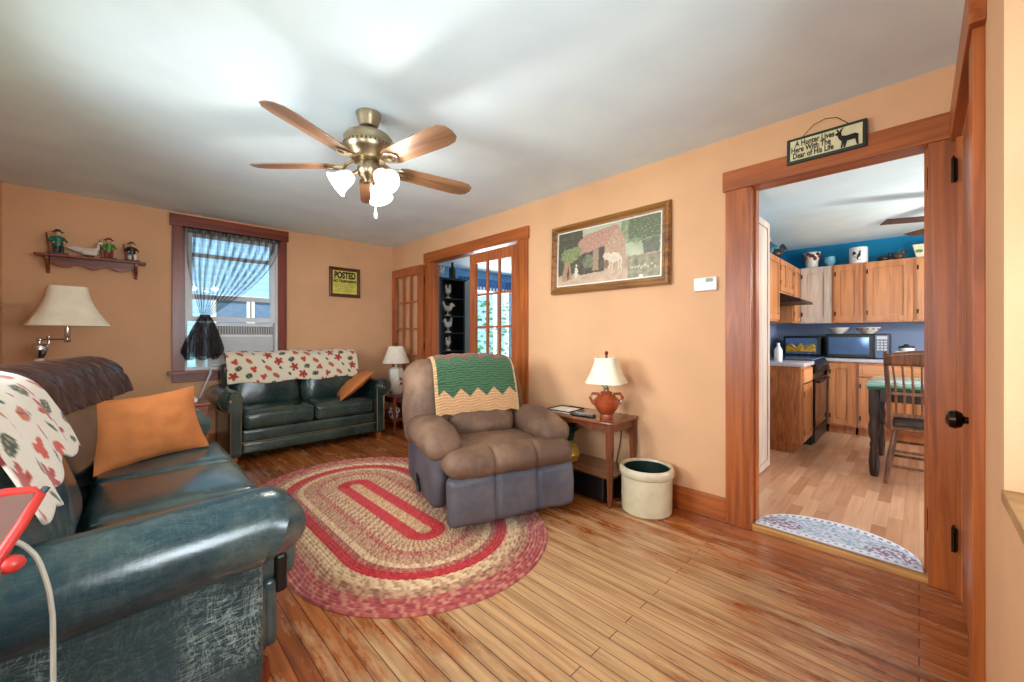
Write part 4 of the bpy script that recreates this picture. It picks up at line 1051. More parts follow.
o = MB().grid(th3, 210, 80, lambda u, v: s2l(leaf_color(u*1.335+0.03, v*L3, 0.13, (230, 220, 194)))).build('leaf_throw', M['vc_cloth'], None, solid=0.007)
o.location = (1.445, 5.20, 0); o.rotation_euler = (0, 0, R(-90)); tag(o, 'cream throw with red and green leaf print over the loveseat back', 'throw')
pillow('throw_pillow', 'orange throw pillow tipped against the right arm of the loveseat', 0.54, 0.48, 0.13,
       PM((1.945, 4.64, 0.625), (-.25, -.97, 0), (.74, -.19, .64)), M['orange'])

# ---------------------------------------------------------------- RUG
rug_c = (1.31, 2.60); RS, RR = 0.50, 0.745
def rug_xy(sf, r):
    """sf 0..1 around the stadium of inner half-length RS"""
    a = sf*2*PI
    # parametrise by core point + direction
    per = 2*(2*RS) + 2*PI*0.35
    t = sf*per
    if t < 2*RS: return (r, -RS+t)
    t -= 2*RS
    if t < PI*0.35: q = t/0.35; return (r*math.cos(q), RS+r*math.sin(q))
    t -= PI*0.35
    if t < 2*RS: return (-r, RS-t)
    t -= 2*RS; q = PI + t/0.35
    return (r*math.cos(q), -RS+r*math.sin(q))
def rug_col(sf, r, k, j):
    nz = noise.noise(Vector((sf*420, k*1.7, 0.5)))
    ln = ((math.floor(sf*300 + (k % 2)*0.5)) * 7919 + k*104729) & 7
    def mixr(cols, w=None): return cols[(ln + (1 if nz > 0.2 else 0)) % len(cols)]
    if r < 0.045: c = mixr([(196,160,118), (176,130,98), (206,176,136)])
    elif r < 0.125: c = mixr([(190,44,50), (174,38,46), (196,60,60)])
    elif r < 0.245: c = mixr([(196,160,122), (208,178,140), (176,134,102), (150,104,84)])
    elif r < 0.285: c = mixr([(170,84,78), (188,140,116), (160,70,68)])
    elif r < 0.36: c = mixr([(196,158,122), (176,130,102), (150,98,80)])
    elif r < 0.405: c = mixr([(218,194,156), (204,172,134), (180,140,110)])
    elif r < 0.435: c = mixr([(168,96,84), (150,74,68), (184,132,108)])
    elif r < 0.50: c = mixr([(186,42,48), (170,36,44), (196,56,58)])
    elif r < 0.57: c = mixr([(220,196,156), (206,176,136), (176,134,104), (214,186,148)])
    elif r < 0.63: c = mixr([(176,132,102), (150,100,82), (196,158,122)])
    else: c = mixr([(168,72,72), (194,130,108), (150,62,62), (178,92,86)])
    c = tuple(min(255, q*1.07) for q in c); f = 0.82 + 0.18*(1-abs(2*(j)-1))
    return s2l(c)
mb = MB(); mb.c = []
NA = 520; nb_ = 38; bw = RR/nb_; rows = []
rr_list = []
for k in range(nb_):
    for j, (o_, hgt) in enumerate(((0.04, 0.003), (0.33, 0.011), (0.67, 0.011), (0.96, 0.003))):
        rr_list.append((k, o_, (k+o_)*bw, hgt))
for (k, o_, r, hgt) in rr_list:
    for i in range(NA):
        sf = i/NA; x, y = rug_xy(sf, max(r, 0.001))
        mb.v.append((x + 0.0, y, hgt + 0.0025*math.sin(sf*2*PI*150 + k*1.9)*(1 if hgt > 0.005 else 0)))
        mb.c.append(rug_col(sf, r, k, o_)+(1,))
for a in range(len(rr_list)-1):
    for i in range(NA): mb.f.append((a*NA+i, a*NA+(i+1)%NA, (a+1)*NA+(i+1)%NA, (a+1)*NA+i))
mb.v += [(rug_xy(i/NA, RR)[0]*1.0, rug_xy(i/NA, RR)[1], 0.0) for i in range(NA)]; mb.c += [s2l((110,60,54))+(1,)]*NA
a = len(rr_list)-1
for i in range(NA): mb.f.append((a*NA+i, a*NA+(i+1)%NA, (a+1)*NA+(i+1)%NA, (a+1)*NA+i))
rug = mb.build('braided_rug', M['vc_rug'], None); rug.location = (rug_c[0], rug_c[1], 0.001); rug.rotation_euler = (0, 0, R(0))
tag(rug, 'oval braided rug in red, tan and brown rings on the wood floor', 'rug')

# ---------------------------------------------------------------- RECLINER
rc = thing('recliner', 'taupe leather recliner armchair with padded arms on the braided rug', 'armchair', (1.885, 2.215, 0.013), R(-108))
MB().rbox((0.02, 0, 0.055), (0.62, 0.62, 0.09), 0.02, 2).build('swivel_base', M['black'], rc)
for s in (-1, 1):
    # side panel: tapered towards the floor at the front
    def sd(p, s=s): 
        k = (0.25-p.z)/0.5
        return (p.x*(1-0.10*max(0, k)) - 0.05*max(0, k), p.y, p.z)
    a = MB().rbox((-0.02, s*0.405, 0.325), (0.78, 0.13, 0.46), 0.055, 4, puff=(0.01, 0.02, 0), fn=sd, m=8).wrinkle(0.008, 6, s+7).build('side_panel', M['taupe_bl'], rc)
    def af(p, s=s):
        t = (p.x+0.33)/0.66
        return (p.x, p.y*(1+0.12*math.sin(t*PI)), p.z*(0.9+0.35*math.sin(min(1, max(0, t))*PI*0.9)) - 0.05*max(0, t-0.75)*4*0.6)
    MB().rbox((0.03, s*0.405, 0.520), (0.70, 0.22, 0.145), 0.075, 5, puff=(0, 0.01, 0.02), fn=af, m=10).wrinkle(0.012, 7, s+3).build('armrest', M['taupe'], rc)
def ch3(p, w3=0.145):
    g = 0
    for yy in (-w3, w3): g += math.exp(-((p.y-yy)/0.014)**2)
    k = 1-0.05*g
    return (p.x - 0.016*g*(1 if p.x > 0 else 0), p.y, p.z - 0.012*g*(1 if p.z > 0 else 0))
MB().rbox((0.02, 0, 0.36), (0.72, 0.68, 0.20), 0.06, 4, puff=(0, 0, 0.02)).wrinkle(0.006, 7, 1).build('seat_cushion', M['taupe'], rc)
MB().rbox((0.385, 0.02, 0.40), (0.24, 0.885, 0.165), 0.08, 6, puff=(0.01, 0, 0.01), fn=ch3, m=64).wrinkle(0.010, 7, 11).build('knee_roll', M['taupe'], rc)
MB().rbox((0.43, 0.025, 0.195), (0.11, 0.875, 0.30), 0.045, 5, puff=(0.015, 0, 0), fn=ch3, m=64).wrinkle(0.010, 7, 17).build('footrest', M['taupe_bl'], rc)
MR = placeM(-0.33, 0.685, R(-15))
def bk(p):
    z = (p.z+0.34)/0.68
    return (p.x*(0.8+0.35*math.sin(z*PI)), p.y*(1.0 - 0.10*max(0, z-0.55)), p.z - 0.05*(p.y/0.49)**2*max(0, z))
MB().rbox((0, -0.03, 0), (0.24, 0.98, 0.66), 0.11, 5, puff=(0.05, 0, 0.02), fn=bk, m=14).wrinkle(0.012, 6, 21).xf(MR).build('backrest', M['taupe'], rc)
MB().rbox((-0.10, 0.02, 0.52), (0.16, 0.52, 0.17), 0.075, 5, puff=(0.03, 0, 0.02)).wrinkle(0.014, 8, 2).build('lumbar_pad', M['taupe'], rc)
MB().tube([(-0.02, -0.48, 0.25), (0.06, -0.50, 0.22), (0.10, -0.50, 0.16)], [0.012, 0.011, 0.014], 8).build('lever', M['blackmetal'], rc)
# afghan
f4, L4 = drape(0.26, 0.66, 0.11, 0.022, 0.075, -0.02, -0.125)
def zz(u, n): t = (u*n) % 1; return abs(2*t-1)
def th4(u, v):
    x, z = f4(v); y = -0.335+0.66*u + 0.02*math.sin(v*5) + 0.10*(v-0.3)*0.25
    z2 = z - 0.05*(y/0.49)**2*(1 if z > 0.1 else 0.5)
    return MR @ Vector((x + 0.004*math.sin((v*L4*2*PI)/0.02 + 2.5*zz(u, 5)) + 0.01, y, z2 - 0.02*zz(u, 5)*v))
def c4(u, v):
    m = v*L4 - 0.05*zz(u, 5)
    e = (u < 0.035 or u > 0.975)
    tot = L4
    if e: return s2l((196, 158, 110))
    t = m/tot
    if t < 0.44: c = (112, 66, 40)
    elif t < 0.55: c = (122, 72, 44)
    elif t < 0.84: c = (54, 96, 60) if math.sin((v*L4*2*PI)/0.02 + 2.5*zz(u, 5)) > -0.5 else (44, 78, 50)
    else: c = (192, 148, 104)
    return s2l(c)
o = MB().grid(th4, 150, 130, c4).build('crocheted_afghan', M['vc_cloth'], None, solid=0.008)
o.location = rc.location; o.rotation_euler = rc.rotation_euler
tag(o, 'green, brown and tan zigzag crocheted afghan draped over the recliner back', 'blanket')

# ---------------------------------------------------------------- END TABLE by the wall
TX, TY = 2.56, 1.78
et = thing('end_table', 'narrow wooden end table with a lower shelf against the right wall', 'table', (TX, TY, 0))
hx, hy = 0.18, 0.31
MB().rbox((0, 0, 0.583), (hx*2+0.02, hy*2+0.02, 0.022), 0.008, 2).build('table_top', M['tablew_y'], et)
for sx in (-1, 1): 
    pl = [(-hy+0.03, 0.572), (hy-0.03, 0.572), (hy-0.03, 0.515)] + [(y, 0.535+0.012*math.cos((y)*2*PI/0.28)) for y in [hy-0.06-i*(2*hy-0.12)/16 for i in range(17)]] + [(-hy+0.03, 0.515)]
    MB().prism(pl, sx*(hx-0.02)-0.008, sx*(hx-0.02)+0.008, 'x').build('apron', M['tablew'], et, False)
for sy in (-1, 1): MB().box(-hx+0.03, hx-0.03, sy*(hy-0.02)-0.008, sy*(hy-0.02)+0.008, 0.515, 0.572).build('apron', M['tablew'], et, False)
for sx in (-1, 1):
    for sy in (-1, 1):
        mb = MB(); x, y = sx*(hx-0.02), sy*(hy-0.02)
        mb.lathe([(0.014, 0), (0.018, 0.01), (0.014, 0.03), (0.019, 0.06), (0.024, 0.24), (0.03, 0.40), (0.03, 0.572)], (x, y, 0), 4, a0=PI/4)
        mb.build('leg', M['tablew'], et, False, bevel=0.003)
MB().box(-hx+0.01, hx-0.01, -hy+0.01, hy-0.01, 0.195, 0.212).build('shelf', M['tablew_y'], et, False, bevel=0.003)
tag(MB().rbox((TX+0.01, TY+0.03, 0.095), (0.28, 0.50, 0.17), 0.01, 2).build('storage_box', M['black'], None), 'flat black box on the floor under the end table', 'box')
# lamp on end table
LX, LY = 2.50, 1.58
tl = thing('table_lamp', 'glazed terracotta jug lamp with a cream square shade on the end table', 'lamp', (LX, LY, 0.594))
MB().lathe([(0.045, 0), (0.05, 0.012), (0.045, 0.03), (0.075, 0.07), (0.095, 0.11), (0.092, 0.135), (0.06, 0.165), (0.04, 0.175), (0.045, 0.188), (0.03, 0.195), (0, 0.196)], n=32).build('lamp_base', M['terracotta'], tl)
for s in (-1, 1):
    dx, dy = 0.70*s, -0.71*s
    MB().tube([(dx*0.05, dy*0.05, 0.175), (dx*0.10, dy*0.10, 0.178), (dx*0.118, dy*0.118, 0.15), (dx*0.10, dy*0.10, 0.115), (dx*0.088, dy*0.088, 0.10)], 0.010, 8).build('jug_handle', M['terracotta'], tl)
MB().lathe([(0.02, 0.19), (0.02, 0.215), (0.012, 0.22), (0.012, 0.26), (0.018, 0.265), (0.018, 0.30), (0.006, 0.305), (0.006, 0.44)], n=14).build('lamp_stem', M['brass'], tl)
MB().tube([(0.01, -0.012, 0.22), (0.045, -0.045, 0.27), (0.04, -0.04, 0.38), (0.0, 0, 0.43), (-0.04, 0.04, 0.38), (-0.045, 0.045, 0.27), (-0.01, 0.012, 0.22)], 0.003, 6).build('harp', M['brass'], tl)
def bell_shade(r0, r1, z0, z1, n=8, pw=1.5):
    mb = MB(); K = 10; vs = []; fs = []
    def ring(k, off):
        t = k/K; r = r1 + (r0-r1)*(1-t)**pw + off
        z = z0 + (z1-z0)*t; out = []
        for i in range(n*4):
            a = 2*PI*i/(n*4) + PI/4
            # cut-corner square
            q = a; m = max(abs(math.cos(q-PI/4+PI/4)), abs(math.sin(q)))
            rr = r*min(1.0/m*0.92, 1.10)
            out.append((rr*math.cos(q), rr*math.sin(q), z))
        return out
    N = n*4
    for off in (0.0, -0.004):
        base = len(mb.v)
        for k in range(K+1): mb.v += ring(k, off)
        for k in range(K):
            for i in range(N): mb.f.append((base+k*N+i, base+k*N+(i+1)%N, base+(k+1)*N+(i+1)%N, base+(k+1)*N+i))
    return mb
bell_shade(0.142, 0.078, 0.255, 0.438).xf(Matrix.Rotation(R(10), 4, 'Z')).build('lamp_shade', M['shade'], tl)
MB().lathe([(0.006, 0.43), (0.010, 0.445), (0.006, 0.452), (0.014, 0.468), (0.010, 0.482), (0, 0.487)], n=12).build('finial', M['cabriole'], tl)
# framed photo / magazines on table
pf = thing('wire_tray', 'flat dark wire tray lying on the end table behind the lamp', 'tray', (2.53, 1.98, 0.5945), R(4))
MB().rbox((0, 0, 0.004), (0.22, 0.22, 0.008), 0.003, 2).build('tray_panel', M['figwhite'], pf)
MB().tube([(-0.11, -0.11, 0.012), (0.11, -0.11, 0.012), (0.11, 0.11, 0.012), (-0.11, 0.11, 0.012), (-0.11, -0.11, 0.012)], 0.005, 6).build('tray_rim', M['blackmetal'], pf)
rm = thing('remote_control', 'black remote control on the end table beside the terracotta lamp', 'remote control', (2.44, 1.74, 0.5945), R(10))
MB().rbox((0, 0, 0.010), (0.05, 0.19, 0.018), 0.008, 3).build('remote_body', M['black'], rm)
mb = MB()
for i in range(3):
    for j in range(7): mb.box(-0.017+i*0.013, -0.009+i*0.013, -0.075+j*0.02, -0.065+j*0.02, 0.0185, 0.0205)
mb.build('buttons', M['acgrey'], rm, False)
# shelf things
tag(MB().lathe([(0.03, 0), (0.05, 0.01), (0.07, 0.06), (0.055, 0.11), (0.03, 0.13), (0.035, 0.15), (0.03, 0.15), (0.0, 0.12)], (2.50, 1.90, 0.2125), 20).build('gold_vase', M['gold'], None), 'small gold-coloured vase on the lower shelf of the end table', 'vase')
pp = thing('potted_plant', 'small dark green plant on the end table lower shelf behind the gold vase', 'plant', (2.60, 1.99, 0.2125))
MB().lathe([(0.045, 0), (0.06, 0.09), (0.055, 0.09), (0, 0.08)], n=16).build('plant_pot', M['porcelain'], pp)
rr = random.Random(5); mb = MB()
for k in range(26):
    a = rr.random()*2*PI; l = 0.07+0.06*rr.random(); h = 0.12+0.10*rr.random()
    p = [Vector((0, 0, 0.08)), Vector((math.cos(a)*l*0.4, math.sin(a)*l*0.4, 0.08+h*0.8)), Vector((math.cos(a)*l, math.sin(a)*l, 0.08+h))]
    w_ = Vector((-math.sin(a), math.cos(a), 0))*0.012
    mb.add([p[0]-w_*0.3, p[0]+w_*0.3, p[1]+w_, p[2], p[1]-w_], [(0,1,2,3,4)])
mb.build('leaves', plain('dark_leaf', (24, 66, 50), 0.5), pp, False)
wp = thing('wall_outlet', 'ivory double wall outlet low on the right wall behind the end table', 'outlet', (XR-0.001, 1.72, 0.42))
MB().rbox((-0.003, 0, 0), (0.006, 0.075, 0.115), 0.002, 2).build('cover_plate', M['porcelain'], wp)
for z in (-0.025, 0.025): MB().box(-0.008, -0.005, -0.016, 0.016, z-0.014, z+0.014).build('socket', M['figwhite'], wp, False)
tag(MB().tube([(2.72, 1.60, 0.60), (2.752, 1.60, 0.5), (2.755, 1.62, 0.35), (2.75, 1.66, 0.15)], 0.004, 6).build('lamp_cord', M['figdark'], None), 'thin dark lamp cord hanging behind the end table', 'cord')
# stoneware crock
ck = thing('stoneware_crock', 'round cream stoneware crock on the floor beside the end table', 'crock', (2.555, 1.30, 0))
MB().lathe([(0.15, 0), (0.162, 0.012), (0.165, 0.10), (0.165, 0.245), (0.172, 0.25), (0.178, 0.262), (0.178, 0.295), (0.170, 0.307), (0.155, 0.305), (0.149, 0.29), (0.149, 0.26)], n=48, cap=False).build('crock_body', M['crock'], ck)
MB().lathe([(0.149, 0.292), (0.147, 0.28), (0.146, 0.03), (0, 0.03)], n=40, cap=False).build('crock_interior', M['crockin'], ck)
# thermostat
tm = thing('thermostat', 'white wall thermostat between the framed painting and the kitchen doorway', 'thermostat', (XR, 0.985, 1.53))
MB().rbox((-0.013, 0, 0), (0.026, 0.145, 0.088), 0.006, 3).build('housing', M['white'], tm)
MB().box(-0.0275, -0.025, -0.05, -0.005, 0.012, 0.036).build('display', plain('lcd', (120, 124, 112), 0.3), tm, False)
mb = MB()
for dz in (-0.012, 0.0): mb.box(-0.028, -0.025, -0.055, -0.043, dz-0.003, dz+0.004)
mb.box(-0.027, -0.024, -0.07, 0.07, -0.030, -0.027); mb.build('buttons', M['acgrey'], tm, False)

# ---------------------------------------------------------------- text helper
def text(s, size, mat, parent, loc, rot, name='lettering', sx=1.0, ext=0.0006, align='CENTER', bold=0.0):
    cu = bpy.data.curves.new(name, 'FONT'); cu.body = s; cu.size = size; cu.extrude = ext; cu.align_x = align; cu.align_y = 'CENTER'; cu.offset = bold
    tmp = bpy.data.objects.new('tmp', cu); COL.objects.link(tmp)
    dg = bpy.context.evaluated_depsgraph_get(); me = bpy.data.meshes.new_from_object(tmp.evaluated_get(dg))
    bpy.data.objects.remove(tmp); bpy.data.curves.remove(cu)
    o = bpy.data.objects.new(name, me); COL.objects.link(o); me.materials.clear(); me.materials.append(mat)
    o.parent = parent; o.location = loc; o.rotation_euler = rot; o.scale = (sx, 1, 1)
    return o
RW = (R(90), 0, R(-90))    # text readable on the right wall (faces -x)
BW = (R(90), 0, 0)         # text on the back wall (faces -y)
def frame_bars(root, w, h, b, d, mat, axis, name='picture_frame'):
    """bevelled frame in local plane; axis 'x' (faces -x, width along y) or 'y' (faces -y, width along x)"""
    pr = [(0, 0), (0, d*0.55), (b*0.12, d*0.9), (b*0.35, d), (b*0.6, d*0.6), (b*0.85, d*0.55), (b, d*0.3), (b, 0)]
    C4 = [(-1,-1),(1,-1),(1,1),(-1,1)]; vs = []; n = len(pr)
    for (sx, sz) in C4:
        for (ins, dep) in pr:
            a, z = sx*(w/2-ins), sz*(h/2-ins)
            vs.append((-dep, a, z) if axis == 'x' else (a, -dep, z))
    fs = []
    for k in range(4):
        for i in range(n): fs.append((k*n+i, k*n+(i+1)%n, ((k+1)%4)*n+(i+1)%n, ((k+1)%4)*n+i))
    return MB().add(vs, fs).build(name, mat, root, False, bevel=0.001)
# ---------------------------------------------------------------- PAINTING
pa = thing('framed_painting', 'wide gilt-framed farm painting with a barn and white horse on the right wall', 'painting', (XR-0.004, 1.752, 1.848))
pa.rotation_euler = (0, R(2.0), 0)
frame_bars(pa, 1.075, 0.595, 0.072, 0.045, M['frame'], 'x')
MB().box(-0.014, 0.0, -0.50, 0.50, -0.26, 0.26).build('backing', M['tablew'], pa, False)
def inpoly(x, y, P):
    c = False; n = len(P); j = n-1
    for i in range(n):
        if (P[i][1] > y) != (P[j][1] > y) and x < (P[j][0]-P[i][0])*(y-P[i][1])/(P[j][1]-P[i][1])+P[i][0]: c = not c
        j = i
    return c
def el(u, v, a, b, ra, rb): return ((u-a)/ra)**2+((v-b)/rb)**2 < 1
def paintc(u, v):
    u += 0.010*noise.noise(Vector((u*34, v*22, 4))); v += 0.018*noise.noise(Vector((u*34, v*22, 9)))
    nz = noise.noise(Vector((u*22, v*14, 1))); n2 = noise.noise(Vector((u*60, v*40, 3))); n3 = noise.noise(Vector((u*7, v*5, 8)))
    c = Vector((170, 196, 160)) + Vector((20, 14, 20))*n3*2                 # pale green distance
    if v < 0.42 + 0.1*nz and u > 0.66: c = Vector((112, 148, 96)) + Vector((60, 50, 50))*nz
    if u > 0.72 and v < 0.30+0.2*n3: c = Vector((70, 100, 66)) + Vector((80, 80, 60))*max(0, n2)
    if v > 0.60 + 0.03*n3: c = Vector((188, 160, 128)) + Vector((30, 26, 22))*nz
    if v > 0.82: c = Vector((206, 170, 144)) + Vector((24, 22, 18))*nz
    if v > 0.63 and u > 0.72: c = Vector((134, 136, 104)) + Vector((50, 46, 36))*nz
    if u < 0.27 and v < 0.8: c = Vector((52, 58, 44)) + Vector((40, 46, 30))*max(0, nz)
    if inpoly(u, v, [(0.22,0.22),(0.30,0.10),(0.62,0.03),(0.70,0.32),(0.50,0.36),(0.24,0.46)]): c = Vector((190, 128, 112)) + Vector((30, 26, 22))*n2
    if inpoly(u, v, [(0.24,0.46),(0.50,0.36),(0.50,0.80),(0.24,0.84)]): c = Vector((56, 48, 40)) + Vector((30, 26, 20))*nz
    if inpoly(u, v, [(0.50,0.36),(0.61,0.10),(0.70,0.34),(0.70,0.74),(0.50,0.80)]): c = Vector((196, 150, 124)) + Vector((26,22,18))*n2 - Vector((24,20,18))*(1 if (u*55)%1 < 0.12 else 0)
    if 0.38 < u < 0.44 and 0.40 < v < 0.78: c = Vector((160, 128, 98))
    if el(u, v, 0.33, 0.60, 0.055, 0.13): c = Vector((96, 116, 84)) + Vector((40,36,30))*nz
    if el(u, v, 0.33, 0.76, 0.026, 0.045) and not el(u, v, 0.33, 0.76, 0.016, 0.028): c = Vector((40, 34, 30))
    if el(u, v, 0.13, 0.44, 0.10, 0.14) or el(u, v, 0.20, 0.38, 0.06, 0.09): c = Vector((110, 140, 72)) + Vector((60,60,40))*n2
    # horses
    W_ = Vector((222, 208, 188)) + Vector((18,18,18))*nz
    if el(u, v, 0.59, 0.60, 0.072, 0.085) or inpoly(u, v, [(0.50,0.50),(0.55,0.50),(0.57,0.64),(0.53,0.68)]) or el(u, v, 0.505, 0.55, 0.022, 0.05): c = W_
    for lx in (0.545, 0.57, 0.63, 0.655):
        if lx < u < lx+0.012 and 0.62 < v < 0.82: c = W_
    if el(u, v, 0.52, 0.70, 0.018, 0.085): c = Vector((110, 84, 66))
    if inpoly(u, v, [(0.04,0.92),(0.07,0.56),(0.13,0.54),(0.16,0.90)]): c = Vector((176, 124, 92)) + Vector((30,24,20))*n2
    if el(u, v, 0.115, 0.78, 0.013, 0.12): c = Vector((60, 44, 36))
    if el(u, v, 0.205, 0.78, 0.018, 0.10) or el(u, v, 0.205, 0.645, 0.011, 0.025): c = Vector((226, 216, 206))
    if inpoly(u, v, [(0.83,0.40),(0.97,0.36),(0.99,0.42),(0.99,0.60),(0.86,0.62),(0.85,0.44)]): c = Vector((84, 96, 84)) + Vector((26,24,20))*nz
    for k in range(8):
        if el(u, v, 0.76+k*0.028, 0.82+0.03*math.sin(k*3), 0.011, 0.022): c = Vector((206, 196, 172))
    g_ = (c.x+c.y+c.z)/3; c = (c*0.72 + Vector((g_, g_*0.95, g_*0.84))*0.28)*0.78 + Vector((186, 164, 132))*0.22 + Vector((10,8,6))*n2
    return s2l(tuple(max(0, min(255, q)) for q in c))
MB().grid(lambda u, v: (-0.0165, 0.466-0.932*u, 0.226-0.452*v), 300, 150, paintc).build('canvas', M['vc_paint'], pa)
t_ = MB()
for (a, b, c, d) in ((-0.47, 0.47, 0.226, 0.236), (-0.47, 0.47, -0.236, -0.226)): t_.box(-0.024, -0.012, a, b, c, d)
for (a, b, c, d) in ((-0.476, -0.466, -0.236, 0.236), (0.466, 0.476, -0.236, 0.236)): t_.box(-0.024, -0.012, a, b, c, d)
t_.build('inner_liner', M['figwhite'], pa, False)

# ---------------------------------------------------------------- POSTED sign
ps = thing('framed_sign', 'small wood-framed yellow POSTED notice on the back wall right of the window', 'sign', (2.082, YB-0.002, 1.888))
frame_bars(ps, 0.40, 0.385, 0.045, 0.028, wood('dark_frame', (112, 64, 30), (60, 30, 14), 'x', 1.0), 'y')
MB().box(-0.165, 0.165, -0.010, 0.0, -0.155, 0.155).build('notice_paper', plain('yellow_paper', (214, 206, 96), 0.7, vary=0.08, sc=7), ps, False)
for s, sz, z, sx, bo in (('POSTED', 0.115, 0.088, 0.66, 0.0055), ('NO TRESPASSING', 0.048, 0.012, 0.80, 0.002)):
    text(s, sz, M['black'], ps, (0.0, -0.0115, z), BW, sx=sx, bold=bo)
for s, z in (('HUNTING FISHING TRAPPING OR', -0.030), ('TRESPASSING FOR ANY PURPOSE', -0.058), ('IS STRICTLY FORBIDDEN', -0.086), ('VIOLATORS WILL BE PROSECUTED', -0.114)):
    text(s, 0.019, plain('olive_ink', (120, 112, 50), 0.7), ps, (0, -0.0115, z), BW, sx=0.9)

# ---------------------------------------------------------------- HUNTER sign over doorway
hs = thing('hanging_sign', 'small black-bordered cream hunter sign leaning on the kitchen door head casing', 'sign', (XR-0.036, 0.358, 2.236))
hs.rotation_euler = (0, R(3), 0)
MB().rbox((0, 0, 0), (0.014, 0.345, 0.145), 0.004, 2).build('sign_board', plain('sign_green_black', (30, 44, 38), 0.6), hs)
MB().box(-0.0085, -0.0065, -0.155, 0.155, -0.056, 0.056).build('cream_panel', plain('cream_paint', (214, 206, 160), 0.6), hs, False)
for s, z, y, al in (('A Hunter Lives', 0.034, 0.045, 'CENTER'), ('Here With The', 0.0, 0.062, 'CENTER'), ('Dear of His Life', -0.034, 0.052, 'CENTER')):
    text(s, 0.044, M['black'], hs, (-0.0095, y, z), RW, sx=0.64, bold=0.0011)
deer = [(-0.045,-0.055),(-0.04,-0.02),(-0.055,0.0),(-0.06,0.018),(-0.068,0.02),(-0.072,0.028),(-0.058,0.034),(-0.064,0.045),(-0.062,0.056),(-0.056,0.046),(-0.05,0.036),(-0.046,0.046),(-0.03,0.056),(-0.038,0.042),(-0.042,0.03),(-0.04,0.012),(-0.02,0.006),(0.02,0.008),(0.035,0.0),(0.034,-0.02),(0.036,-0.055),(0.028,-0.055),(0.02,-0.022),(-0.015,-0.022),(-0.024,-0.055),(-0.032,-0.055),(-0.032,-0.026),(-0.037,-0.055)]
MB().prism([(-(a*0.9)-0.108, b) for a, b in deer], -0.0105, -0.0085, 'x').build('deer_silhouette', M['black'], hs, False)
MB().tube([(-0.002, 0.10, 0.07), (0.004, 0.05, 0.125), (0.006, -0.0, 0.140), (0.004, -0.05, 0.125), (-0.002, -0.10, 0.07)], 0.0018, 6).build('hanging_wire', M['bronze'], hs)

# ---------------------------------------------------------------- WALL SHELF + figurines
ws = thing('wall_shelf', 'wooden wall shelf with a scalloped apron on the back wall above the lamp', 'shelf', (-0.185, YB, 1.885))
MB().box(-0.345, 0.345, -0.155, 0, -0.018, 0.0).build('shelf_board', M['shelfw'], ws, False, bevel=0.005)
pl = [(-0.26, -0.018), (0.26, -0.018)] + [(x, -0.088-0.016*math.cos(x*2*PI/0.173) + 0.0) for x in [0.26-i*0.52/40 for i in range(41)]]
MB().prism(pl, -0.085, -0.068, 'y').build('scalloped_apron', M['shelfw'], ws, False)
for x in (-0.275, 0.275):
    MB().prism([(0, -0.018), (-0.13, -0.018), (-0.125, -0.045), (-0.09, -0.065), (-0.07, -0.10), (-0.03, -0.115), (-0.02, -0.15), (0, -0.155)], x-0.011, x+0.011, 'x').build('bracket', M['shelfw'], ws, False, bevel=0.003)
def figurine(loc, rz, coat, hat, trouser, label, s=1.0, props=None):
    t = thing('figurine', label, 'figurine', loc, rz)
    MB().rbox((0, 0, 0.008), (0.09*s, 0.075*s, 0.016), 0.005, 2).build('base', M['figdark'], t)
    b = MB().tube([(0.0, 0, 0.05*s), (0, 0, 0.085*s), (0, -0.004, 0.115*s), (0, 0, 0.128*s)], [0.024*s, 0.026*s, 0.022*s, 0.010*s], 12)
    b.tube([(0.02*s, -0.0, 0.115*s), (0.036*s, -0.016*s, 0.09*s), (0.02*s, -0.034*s, 0.082*s)], [0.010*s, 0.009*s, 0.007*s], 8)
    b.tube([(-0.02*s, -0.0, 0.115*s), (-0.038*s, -0.012*s, 0.092*s), (-0.022*s, -0.034*s, 0.076*s)], [0.010*s, 0.009*s, 0.007*s], 8)
    b.build('coat', coat, t)
    q = MB().tube([(0.012*s, 0, 0.06*s), (0.014*s, -0.03*s, 0.05*s), (0.015*s, -0.032*s, 0.014)], [0.013*s, 0.011*s, 0.009*s], 8)
    q.tube([(-0.012*s, 0, 0.06*s), (-0.014*s, -0.018*s, 0.045*s), (-0.016*s, -0.02*s, 0.014)], [0.013*s, 0.011*s, 0.009*s], 8); q.build('trousers', trouser, t)
    h = MB().ell((0, -0.003, 0.143*s), (0.015*s, 0.016*s, 0.019*s)); h.ell((0, -0.019*s, 0.141*s), (0.004*s, 0.005*s, 0.004*s), 8, 5); h.ell((0.0, -0.008*s, 0.131*s), (0.011*s, 0.011*s, 0.010*s), 10, 6)
    h.build('head', M['figskin'], t)
    for hp in ((0.022*s, -0.036*s, 0.082*s), (-0.024*s, -0.036*s, 0.076*s)): MB().ell(hp, (0.007*s,)*3, 8, 5).build('hand', M['figskin'], t)
    MB().lathe([(0.028*s, 0.150*s), (0.028*s, 0.153*s), (0.016*s, 0.155*s), (0.013*s, 0.168*s), (0, 0.171*s)], (0, 0.0, 0), 14).build('hat', hat, t)
    if props: props(t, s)
    return t
def stump(t, s): MB().lathe([(0.02*s, 0.0), (0.018*s, 0.05*s), (0.02*s, 0.055*s), (0, 0.055*s)], (0, 0.012*s, 0.01), 12).build('stump', M['tablew'], t); MB().tube([(-0.04*s, -0.03*s, 0.02), (-0.05*s, 0.0, 0.14*s)], 0.004*s, 6).build('staff', M['tablew'], t)
figurine((-0.40, YB-0.09, 1.8855), R(12), M['figgreen'], M['figdark'], M['figdark'], 'seated figurine in a green coat at the left end of the wall shelf', 1.30, stump)
